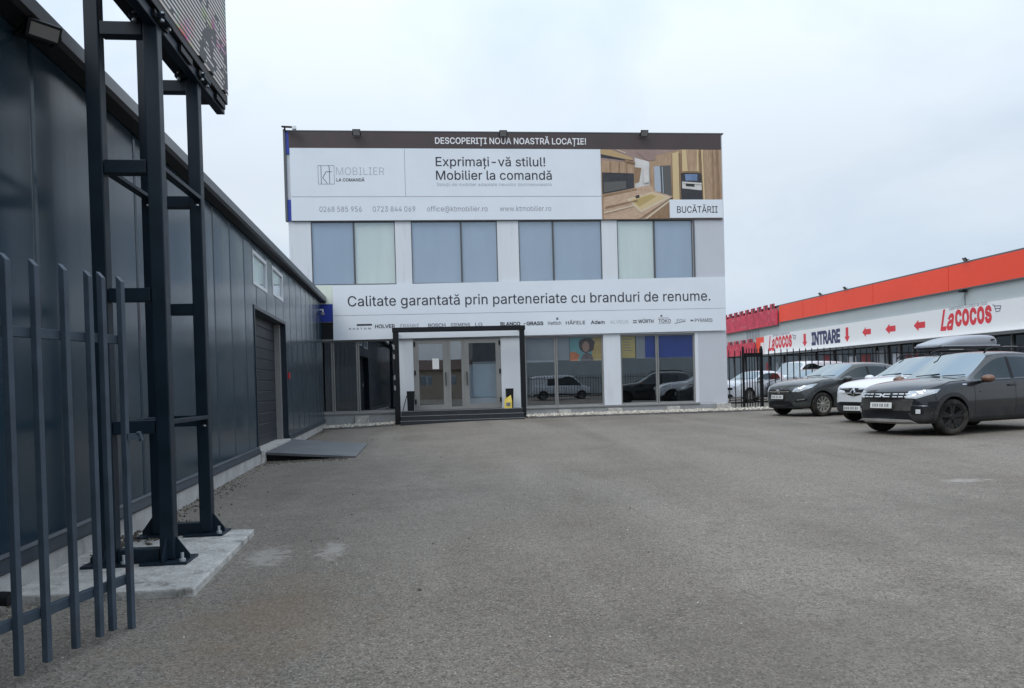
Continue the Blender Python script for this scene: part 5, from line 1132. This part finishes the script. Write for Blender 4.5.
def place_car(t, contact, heading, wb, hw, s=1.0):
    """put the outer contact point of the left front tyre on the given ground point; heading = direction the nose points (radians)"""
    c, sn = math.cos(heading), math.sin(heading); lx, ly = wb/2*s, hw*s
    x = contact[0]-(lx*c-ly*sn); y = contact[1]-(lx*sn+ly*c)
    t.location = (x, y, gz(x, y)+.002); t.rotation_euler = (0, 0, heading); t.scale = (s, s, s)

def build_crossover(t, paint, clad_mat, H=1.52, black_top=True, clad=3, wr_=.335, wb=2.60, style='five', rim=None, turn=0, W=.89, fr_=0.0):
    wf = W/.89
    S_ = [st(2.135, .30, .66, .70, .48*wf, .47*wf, bow=.04), st(2.115, .245, .72, .80, .63*wf, .60*wf, bow=.12), st(2.02, .225, .80, .89, .78*wf, .70*wf, bow=.16), st(1.80, .215, .90, .985, .862*wf, .78*wf, bow=.08),
          st(1.35, .21, .965, 1.055, W, .825*wf, bow=.05), st(.92, .21, .985, 1.085, W, .835*wf, bow=.10), st(.78, .21, .99, 1.10, W, .84*wf, bow=.14),
          st(-.02, .21, 1.0, H-.035, W, .84*wf, 'G', .60*wf), st(-.35, .21, 1.005, H, W, .84*wf, 'G', .61*wf), st(-.75, .21, 1.01, H, W, .84*wf, 'G', .605*wf), st(-1.22, .215, 1.02, H-.015, .89*wf, .825*wf, 'G', .585*wf),
          st(-1.62, .235, 1.03, H-.085, .86*wf, .78*wf, 'G', .54*wf), st(-1.86, .26, .99, 1.06, .83*wf, .74*wf, bow=-.04), st(-1.95, .29, .92, .98, .78*wf, .70*wf, bow=-.05), st(-1.97, .36, .80, .84, .66*wf, .6*wf, bow=-.03)]
    # stations: 6 cowl, 7 roof front, 11 roof end, 12 tailgate
    me = car_body(S_, wb, wr_, W, [(6, 7, (8, 9), 3), (6, 7, (6,), 1), (7, 10, (6,), 1), (11, 12, (8, 9), 1), (8, 11, (8, 9), 0)], clad=clad)
    bvh, P = finish_body(me, [paint, M['car_glass'], clad_mat, M['screen_glass'], M['arch']], wb, wr_, W)
    for k, nm in ((0, 'body'), (1, 'side_glass'), (2, 'lower_cladding'), (3, 'windscreen'), (4, 'arch_liner')):
        if k in P: link(bpy.data.objects.new(nm, P[k]), t)
    for sx in (1, -1):
        for sy in (1, -1): wheel(t, sx*wb/2, sy*(W-.115), wr_, style, rim, turn if sx > 0 else 0)
    # window pillars, door seams, handles
    both(bvh, [(-.44, 0, 1.03), (-.36, 0, 1.03), (-.40, 0, H-.14), (-.47, 0, H-.14)], 90, M['black'], t, 'door_pillar', off=.003, thick=.006)
    both(bvh, [(-1.16, 0, 1.05), (-1.10, 0, 1.05), (-1.12, 0, H-.15), (-1.17, 0, H-.15)], 90, M['black'], t, 'door_pillar', off=.003, thick=.006)
    for x in (.72, -.40): side_strip(bvh, (x+.02, .36), (x, .98), .010, M['arch'], t, 'door_seam', off=.001, thick=.004)
    side_strip(bvh, (-.98, .70), (-1.12, 1.0), .010, M['arch'], t, 'door_seam', off=.001, thick=.004)
    side_strip(bvh, (.72, .355), (-.86, .355), .010, M['arch'], t, 'door_seam', off=.001, thick=.004)
    for x in (-.20, -1.0):
        both(bvh, [(x, 0, .885), (x-.2, 0, .885), (x-.2, 0, .915), (x, 0, .915)], 90, clad_mat if black_top else paint, t, 'door_handle', off=.03, thick=.025)
    both(bvh, [(.60, 0, 1.0), (-1.2, 0, 1.035), (-1.2, 0, 1.02), (.60, 0, .985)], 90, M['black'], t, 'window_seal', off=.004, thick=.008)
    both(bvh, [(1.95, .62, .80), (1.30, .84, 1.0), (.90, .84, 1.02), (.90, .84, 1.008), (1.30, .84, .988), (1.95, .62, .788)], 62, M['arch'], t, 'bonnet_seam', off=.002, thick=.004)
    both(bvh, [(1.72, 0, .80), (1.68, 0, .60), (1.67, 0, .60), (1.71, 0, .80)], 90, M['arch'], t, 'bumper_seam', off=.002, thick=.004)
    both(bvh, [(.60, 0, .80), (-1.0, 0, .83), (-1.0, 0, .815), (.60, 0, .785)], 90, paint, t, 'body_crease', off=.012, thick=.012)
    # wipers
    mb = MB(); mb.tube([(.80, .25, 1.105), (.66, .62, 1.12)], .010, 6); mb.tube([(.80, -.35, 1.105), (.70, .10, 1.145)], .010, 6); mb.build('wiper', M['black'], t)
    # tail lamps
    both(bvh, [(-1.9, .45, .86), (-1.9, .70, .86), (-1.9, .74, .98), (-1.9, .5, .99)], 180, M['tail'], t, 'tail_lamp')
    return bvh

def build_black_car():
    t = thing('parked_car', 'black crossover hatchback with copper mirror caps and black wheels nearest the camera', 'car', group='cars parked in a row on the right')
    H = 1.59
    bvh = build_crossover(t, M['p_black'], M['cladding'], H, rim=M['rim_black'], wr_=.34, turn=R(-14))
    # flared arches and door-foot cladding
    for x in (1.3, -1.3): both(bvh, arch_ring(x, .385, .455, .34), 90, M['cladding'], t, 'wheel_arch', off=.018, thick=.03, step=.06)
    both(bvh, [(.84, 0, .23), (-.86, 0, .23), (-.86, 0, .37), (.84, 0, .37)], 90, M['cladding'], t, 'sill_trim', off=.014, thick=.02)
    # face: dark grille with pale dashes and linked emblem, headlights, lower grille, skid plate
    patch(bvh, [(0, -.60, .70), (0, .60, .70), (0, .60, .825), (0, -.60, .825)], 0, M['black'], t, 'grille', off=.004)
    for y in (.27, .385, .50):
        for z in (.735, .785):
            for s in (1, -1): patch(bvh, [(0, s*y-.045, z-.009), (0, s*y+.045, z-.009), (0, s*y+.045, z+.009), (0, s*y-.045, z+.009)], 0, M['lamp_white'], t, 'grille_dash', off=.010, thick=.008)
    for s in (1, -1):
        patch(bvh, [(0, s*.17, .728), (0, s*.03, .728), (0, s*.0, .76), (0, s*.03, .792), (0, s*.17, .792), (0, s*.17, .774), (0, s*.06, .774), (0, s*.04, .76), (0, s*.06, .746), (0, s*.17, .746)][::s], 0, M['lamp_white'], t, 'emblem', off=.012, thick=.008)
    both(bvh, [(2.10, .50, .71), (2.02, .68, .70), (1.72, .86, .80), (1.62, .86, .87), (1.80, .78, .862), (2.06, .55, .835)], 38, M['lamp'], t, 'headlight', off=.007)
    both(bvh, [(2.08, .56, .725), (1.98, .70, .735), (1.74, .86, .83), (1.78, .84, .85), (2.0, .68, .765), (2.07, .56, .75)], 38, M['lamp_white'], t, 'day_lamp', off=.012)
    patch(bvh, [(0, -.58, .30), (0, .58, .30), (0, .50, .47), (0, -.50, .47)], 0, M['black'], t, 'lower_grille', off=.004)
    patch(bvh, [(0, -.56, .475), (0, .56, .475), (0, .60, .69), (0, -.60, .69)], 0, M['bumper_grey'], t, 'bumper_insert', off=.003)
    patch(bvh, [(0, -.62, .235), (0, .62, .235), (0, .55, .305), (0, -.55, .305)], 0, M['silver'], t, 'skid_plate', off=.014)
    both(bvh, [(2.08, .60, .40), (1.95, .76, .40), (1.95, .76, .60), (2.08, .60, .58)], 35, M['black'], t, 'fog_recess', off=.004)
    both(bvh, [(2.03, .66, .42), (1.98, .72, .42), (1.98, .72, .50), (2.03, .66, .50)], 35, M['lamp_white'], t, 'fog_lamp', off=.012)
    both(bvh, [(2.08, .60, .565), (1.90, .80, .555), (1.90, .80, .57), (2.08, .60, .58)], 35, M['chrome'], t, 'chrome_strip', off=.010)
    plate(t, 2.155, .575, tilt=R(-6))
    both(bvh, [(1.02, 0, .93), (.90, 0, .93), (.92, 0, .952), (1.02, 0, .95)], 90, M['chrome'], t, 'wing_badge', off=.006)
    mirror_(t, .52, .875, 1.02, M['p_black'], M['copper'])
    for s in (1, -1):
        mb = MB(); mb.tube([(.10, s*.60, H-.055), (.02, s*.605, H+.015), (-.15, s*.60, H+.045), (-.75, s*.595, H+.05), (-1.30, s*.565, H+.03), (-1.42, s*.56, H-.04)], .017, 8); mb.build('roof_rail', M['black'], t, smooth=True)
        B((-.85, s*.585-.012, H+.055), (-.45, s*.585+.016, H+.074), 'rail_inlay', M['silver'], t)
    place_car(t, (10.22, 14.19), math.pi+R(16), 2.6, .885, 1.06)
def build_white_car():
    t = thing('parked_car', 'white crossover with roof box parked between the black and the grey car', 'car', group='cars parked in a row on the right')
    H = 1.56
    bvh = build_crossover(t, M['p_white'], M['cladding'], H, rim=M['rim_black'], wr_=.335, style='five')
    for x in (1.3, -1.3): both(bvh, arch_ring(x, .38, .425, .335), 90, M['cladding'], t, 'wheel_arch', off=.012, thick=.02, step=.06)
    patch(bvh, [(0, -.60, .80), (0, -.30, .77), (0, -.17, .66), (0, 0, .63), (0, .17, .66), (0, .30, .77), (0, .60, .80), (0, .60, .825), (0, -.60, .825)], 0, M['black'], t, 'grille', off=.005)
    e = [(0, -.085, .735), (0, 0, .64), (0, .085, .735), (0, 0, .83)]
    patch(bvh, e, 0, M['chrome'], t, 'emblem', off=.018, thick=.02, step=.03); patch(bvh, [(0, y*.5, .735+(z-.735)*.5) for x, y, z in e], 0, M['black'], t, 'emblem_centre', off=.022, thick=.01, step=.03)
    both(bvh, [(0, .14, .805), (0, .60, .818), (0, .60, .808), (0, .15, .79)], 0, M['chrome'], t, 'chrome_strip', off=.014, thick=.01)
    both(bvh, [(2.06, .55, .76), (1.96, .70, .745), (1.70, .86, .845), (1.62, .86, .90), (1.82, .78, .885), (2.04, .60, .84)], 38, M['lamp'], t, 'headlight', off=.007)
    patch(bvh, [(0, -.66, .24), (0, .66, .24), (0, .70, .44), (0, .45, .50), (0, -.45, .50), (0, -.70, .44)], 0, M['cladding'], t, 'lower_bumper', off=.008)
    patch(bvh, [(0, -.48, .42), (0, .48, .42), (0, .46, .49), (0, -.46, .49)], 0, M['black'], t, 'lower_grille', off=.012)
    both(bvh, [(2.08, .60, .36), (1.93, .78, .36), (1.93, .78, .50), (2.08, .60, .48)], 35, M['black'], t, 'fog_recess', off=.006)
    plate(t, 2.165, .355, tilt=R(-2))
    mirror_(t, .52, .875, 1.03, M['black'], M['p_white'])
    for s in (1, -1):
        mb = MB(); mb.tube([(.02, s*.60, H-.05), (-.1, s*.605, H+.03), (-.75, s*.595, H+.045), (-1.30, s*.565, H+.02), (-1.4, s*.56, H-.04)], .018, 8); mb.build('roof_rail', M['black'], t, smooth=True)
    place_car(t, CAR2, math.pi+CAR2A, 2.6, .885, 1.07)
    # roof box on crossbars
    b = thing('roof_box', 'long grey roof box carried on top of the white crossover', 'roof box')
    vs, fs = [], []
    prof = [(1.10, .05, .30), (1.03, .10, .36), (.80, .20, .40), (.45, .30, .42), (.0, .345, .43), (-.55, .35, .43), (-.80, .335, .41), (-.90, .28, .37), (-.93, .12, .34)]
    n = 14
    for x, h, w in prof:
        for k in range(n):
            a = 2*math.pi*k/n; ca, sa = math.cos(a), math.sin(a)
            y = math.copysign(abs(ca)**.42, ca)*w; z = (math.copysign(abs(sa)**.5, sa)*.5+.5)*h
            vs.append((x, y, z+(.05*sstep(.5, 1.1, x) if z < .1 else 0)))
    for j in range(len(prof)-1): fs += [(j*n+k, j*n+(k+1) % n, (j+1)*n+(k+1) % n, (j+1)*n+k) for k in range(n)]
    fs += [tuple(range(n)), tuple(range((len(prof)-1)*n, len(prof)*n))]
    o = MB().add(vs, fs).build('lid', M['box_grey'], b, smooth=True); sb = o.modifiers.new('s', 'SUBSURF'); sb.levels = 2; sb.render_levels = 2
    B((-.92, -.40, -.015), (.98, .40, .045), 'tray', M['cladding'], b, .02); B((-.94, -.425, .05), (1.0, .425, .085), 'rim', M['box_grey'], b, .015)
    B((-.72, .425, .19), (-.60, .438, .225), 'lock', M['black'], b)
    for x in (.45, -.55): B((x-.03, -.64, -.06), (x+.03, .64, -.02), 'crossbar', M['black'], b)
    s = t.scale.x; h = t.rotation_euler.z; c, sn = math.cos(h), math.sin(h); lx, ly = -1.35*s, .02*s
    b.location = (t.location.x+lx*c-ly*sn, t.location.y+lx*sn+ly*c, t.location.z+(H+.15)*s); b.rotation_euler = (0, 0, h); b.scale = (1.08, 1.08, 1.08)
def build_grey_car():
    t = thing('parked_car', 'dusty dark grey family hatchback with grey multi-spoke wheels farthest along the row', 'car', group='cars parked in a row on the right')
    H = 1.50
    bvh = build_crossover(t, M['p_grey'], M['cladding'], H, black_top=False, clad=1, rim=M['rim_grey'], style='multi', wr_=.33, wb=2.66, W=.90)
    patch(bvh, [(0, -.46, .665), (0, .46, .665), (0, .42, .735), (0, -.42, .735)], 0, M['black'], t, 'grille', off=.005)
    patch(bvh, [(0, -.42, .685), (0, .42, .685), (0, .40, .712), (0, -.40, .712)], 0, M['chrome'], t, 'grille_bar', off=.014)
    patch(bvh, [(0, -.075+.075*math.cos(a)*1+.075, .70+.055*math.sin(a)) for a in [2*math.pi*k/16 for k in range(16)]], 0, M['chrome'], t, 'emblem', off=.024, step=.04)
    both(bvh, [(2.10, .50, .69), (2.0, .68, .685), (1.72, .88, .80), (1.52, .88, .905), (1.66, .84, .90), (2.03, .60, .80)], 40, M['lamp'], t, 'headlight', off=.006)
    patch(bvh, [(0, -.55, .28), (0, .55, .28), (0, .42, .43), (0, -.42, .43)], 0, M['black'], t, 'lower_grille', off=.004)
    both(bvh, [(2.07, .60, .40), (1.86, .84, .43), (1.86, .84, .50), (2.07, .62, .47)], 38, M['black'], t, 'fog_recess', off=.005)
    both(bvh, [(2.04, .64, .45), (1.90, .80, .475), (1.90, .80, .495), (2.04, .64, .47)], 38, M['chrome'], t, 'chrome_strip', off=.012)
    patch(bvh, [(0, -.64, .225), (0, .64, .225), (0, .66, .265), (0, -.66, .265)], 0, M['black'], t, 'front_lip', off=.02)
    plate(t, 2.165, .55, tilt=R(-4))
    mirror_(t, .55, .885, 1.0, M['black'], M['p_grey'])
    place_car(t, CAR3, math.pi+CAR3A, 2.66, .895, 1.06)
CAR2 = (11.62, 17.7); CAR2A = R(16); CAR3 = (11.41, 21.53); CAR3A = R(14)
build_black_car(); build_white_car(); build_grey_car()
# ------------------------------------------------------------------ cars and van in the lot beyond the fence, and the street behind the photographer
def simple_car(name, label, paint, loc, heading, group, H=1.5, s=1.0, style='multi', rim='rim_grey'):
    t = thing(name, label, 'car', group=group)
    bvh = build_crossover(t, paint, M['cladding'], H, clad=1, rim=M[rim], style=style, black_top=False)
    patch(bvh, [(0, -.5, .62), (0, .5, .62), (0, .5, .72), (0, -.5, .72)], 0, M['black'], t, 'grille', off=.005)
    both(bvh, [(2.08, .50, .70), (2.0, .68, .70), (1.70, .87, .80), (1.62, .87, .87), (2.03, .60, .81)], 38, M['lamp'], t, 'headlight', off=.006)
    patch(bvh, [(0, -.55, .29), (0, .55, .29), (0, .45, .42), (0, -.45, .42)], 0, M['black'], t, 'lower_grille', off=.005)
    plate(t, 2.16, .52); mirror_(t, .55, .885, 1.0, M['black'], paint)
    t.location = (loc[0], loc[1], gz(*loc)+.002); t.rotation_euler = (0, 0, heading); t.scale = (s, s, s)
    return t
def build_van(label, loc, heading, group=None):
    t = thing('delivery_van', label, 'van', group=group)
    H = 1.98; W = .95; wb = 3.1; wr_ = .34
    S_ = [st(2.42, .32, .74, .78, .62, .60, bow=.03), st(2.40, .26, .82, .90, .76, .70, bow=.08), st(2.28, .24, .92, 1.02, .87, .78, bow=.10), st(2.0, .23, 1.02, 1.12, .92, .83, bow=.06),
          st(1.72, .23, 1.06, 1.20, W, .88, bow=.10), st(1.62, .23, 1.07, 1.24, W, .89, bow=.12), st(.92, .23, 1.10, H-.06, W, .90, 'G', .72), st(.55, .23, 1.10, H, W, .90, 'G', .74), st(-.1, .23, 1.10, H+.01, W, .90, 'G', .75), st(-1.2, .23, 1.10, H, W, .90, 'G', .75),
          st(-2.2, .25, 1.10, H-.02, .94, .89, 'G', .74), st(-2.42, .28, 1.08, H-.08, .92, .87, 'G', .71), st(-2.46, .36, 1.05, H-.16, .86, .82, 'G', .66)]
    me = car_body(S_, wb, wr_, W, [(5, 6, (8, 9), 3), (5, 6, (6,), 1), (6, 8, (6,), 1)], clad=1)
    bvh, P = finish_body(me, [M['p_white'], M['car_glass'], M['cladding'], M['screen_glass'], M['arch']], wb, wr_, W)
    for k, nm in ((0, 'body'), (1, 'side_glass'), (2, 'lower_cladding'), (3, 'windscreen'), (4, 'arch_liner')):
        if k in P: link(bpy.data.objects.new(nm, P[k]), t)
    for sx in (1, -1):
        for sy in (1, -1): wheel(t, sx*wb/2, sy*(W-.12), wr_, 'hub', M['rim_grey'])
    patch(bvh, [(0, -.5, .62), (0, .5, .62), (0, .52, .80), (0, -.52, .80)], 0, M['black'], t, 'grille', off=.005)
    both(bvh, [(2.35, .58, .74), (2.2, .80, .78), (1.98, .90, .95), (2.2, .78, .98)], 38, M['lamp'], t, 'headlight', off=.006)
    both(bvh, [(.15, 0, 1.14), (-1.2, 0, 1.16), (-1.2, 0, 1.68), (.15, 0, 1.70)], 90, M['car_glass'], t, 'rear_side_window', off=.005)
    both(bvh, [(2.3, 0, .36), (-2.3, 0, .36), (-2.3, 0, .48), (2.3, 0, .48)], 90, M['cladding'], t, 'side_moulding', off=.008, step=.1)
    for x in (1.2, .2, -1.3): side_strip(bvh, (x, .5), (x, 1.75), .012, M['arch'], t, 'door_seam', off=.001, thick=.004)
    mirror_(t, 1.35, .95, 1.16, M['black'], M['black']); plate(t, 2.46, .48)
    t.location = (loc[0], loc[1], gz(*loc)+.002); t.rotation_euler = (0, 0, heading)
    return t
g1 = 'vehicles in the lot beyond the fence'
build_van('white delivery van standing beyond the black fence below the supermarket sign', (19.9, 39.5), math.pi+R(24), g1)
simple_car('parked_car', 'white hatchback beyond the fence right beside the showroom corner', M['p_white'], (15.2, 35.5), math.pi+R(30), g1)
simple_car('parked_car', 'dark hatchback beyond the fence in front of the white van', M['p_dark'], (17.4, 34.6), math.pi+R(28), g1, style='five', rim='rim_black')
simple_car('parked_car', 'silver white hatchback beyond the fence behind the grey hatchback', M['p_white'], (20.6, 33.8), math.pi+R(28), g1)

def build_street():
    B((4.5, -42, -.2), (75, -30, 8.2), 'tmp', M['hall']).name = 'roadside_hall'
    o = bpy.data.objects['roadside_hall']; tag(o, 'long industrial hall with a pale lower band across the street behind the photographer', 'building')
    B((4.5, -29.99, .1), (75, -29.9, 3.9), 'lower_band', M['store_wall'], o); B((4.4, -29.98, 8.0), (75, -29.8, 8.25), 'roof_edge', M['frame_dark'], o)
    h = thing('roadside_house', 'beige house with dark roof across the street behind the photographer', 'building', (-5.0, -29.6, 0))
    mb = gridwall([0, 1.2, 2.4, 3.8, 5.0, 6.4, 7.6, 9], [0, 1.5, 2.5, 3.1], lambda u, z: 1.5 < z < 2.5 and (1.2 < u < 2.4 or 3.8 < u < 5.0 or 6.4 < u < 7.6), lambda u, z, d: (u, d, z), thick=.3)
    mb.build('wall', M['beige'], h)
    for u in (1.2, 3.8, 6.4): B((u, -.2, 1.5), (u+1.2, -.15, 2.5), 'window', M['glass_dark'], h)
    mb = MB(); mb.prism([(-.4, .4, 3.11), (-.4, -6, 3.11), (-.4, -2.8, 4.3)], (9.8, 0, 0)); mb.build('roof', M['roof_tile'], h)
    t = thing('palisade_fence', 'black palisade fence along the street behind the photographer', 'fence', (5.5, -4.6, gz(12, -6)))
    mb = MB(); w = .018; mb.box((-w, -w, .05), (w, w, 1.95)); me = mb.mesh('bar', M['fence'])
    for i in range(95):
        o = link(bpy.data.objects.new('bar', me), t); o.location = (.21*i, 0, 0)
    for z in (.3, 1.7): B((0, .016, z-.02), (20, .05, z+.02), 'rail', M['fence'], t)
    g = 'vehicles on the street behind the photographer'
    build_van('white van parked on the street behind the photographer', (10.4, -7.6), R(2), g)
    simple_car('parked_car', 'anthracite hatchback on the street behind the photographer beside the white van', M['p_dark'], (16.9, -7.2), R(178), g, style='five', rim='rim_black')
    simple_car('parked_car', 'silver white hatchback on the street behind the photographer', M['p_white'], (21.6, -8.2), R(184), g)
build_street()
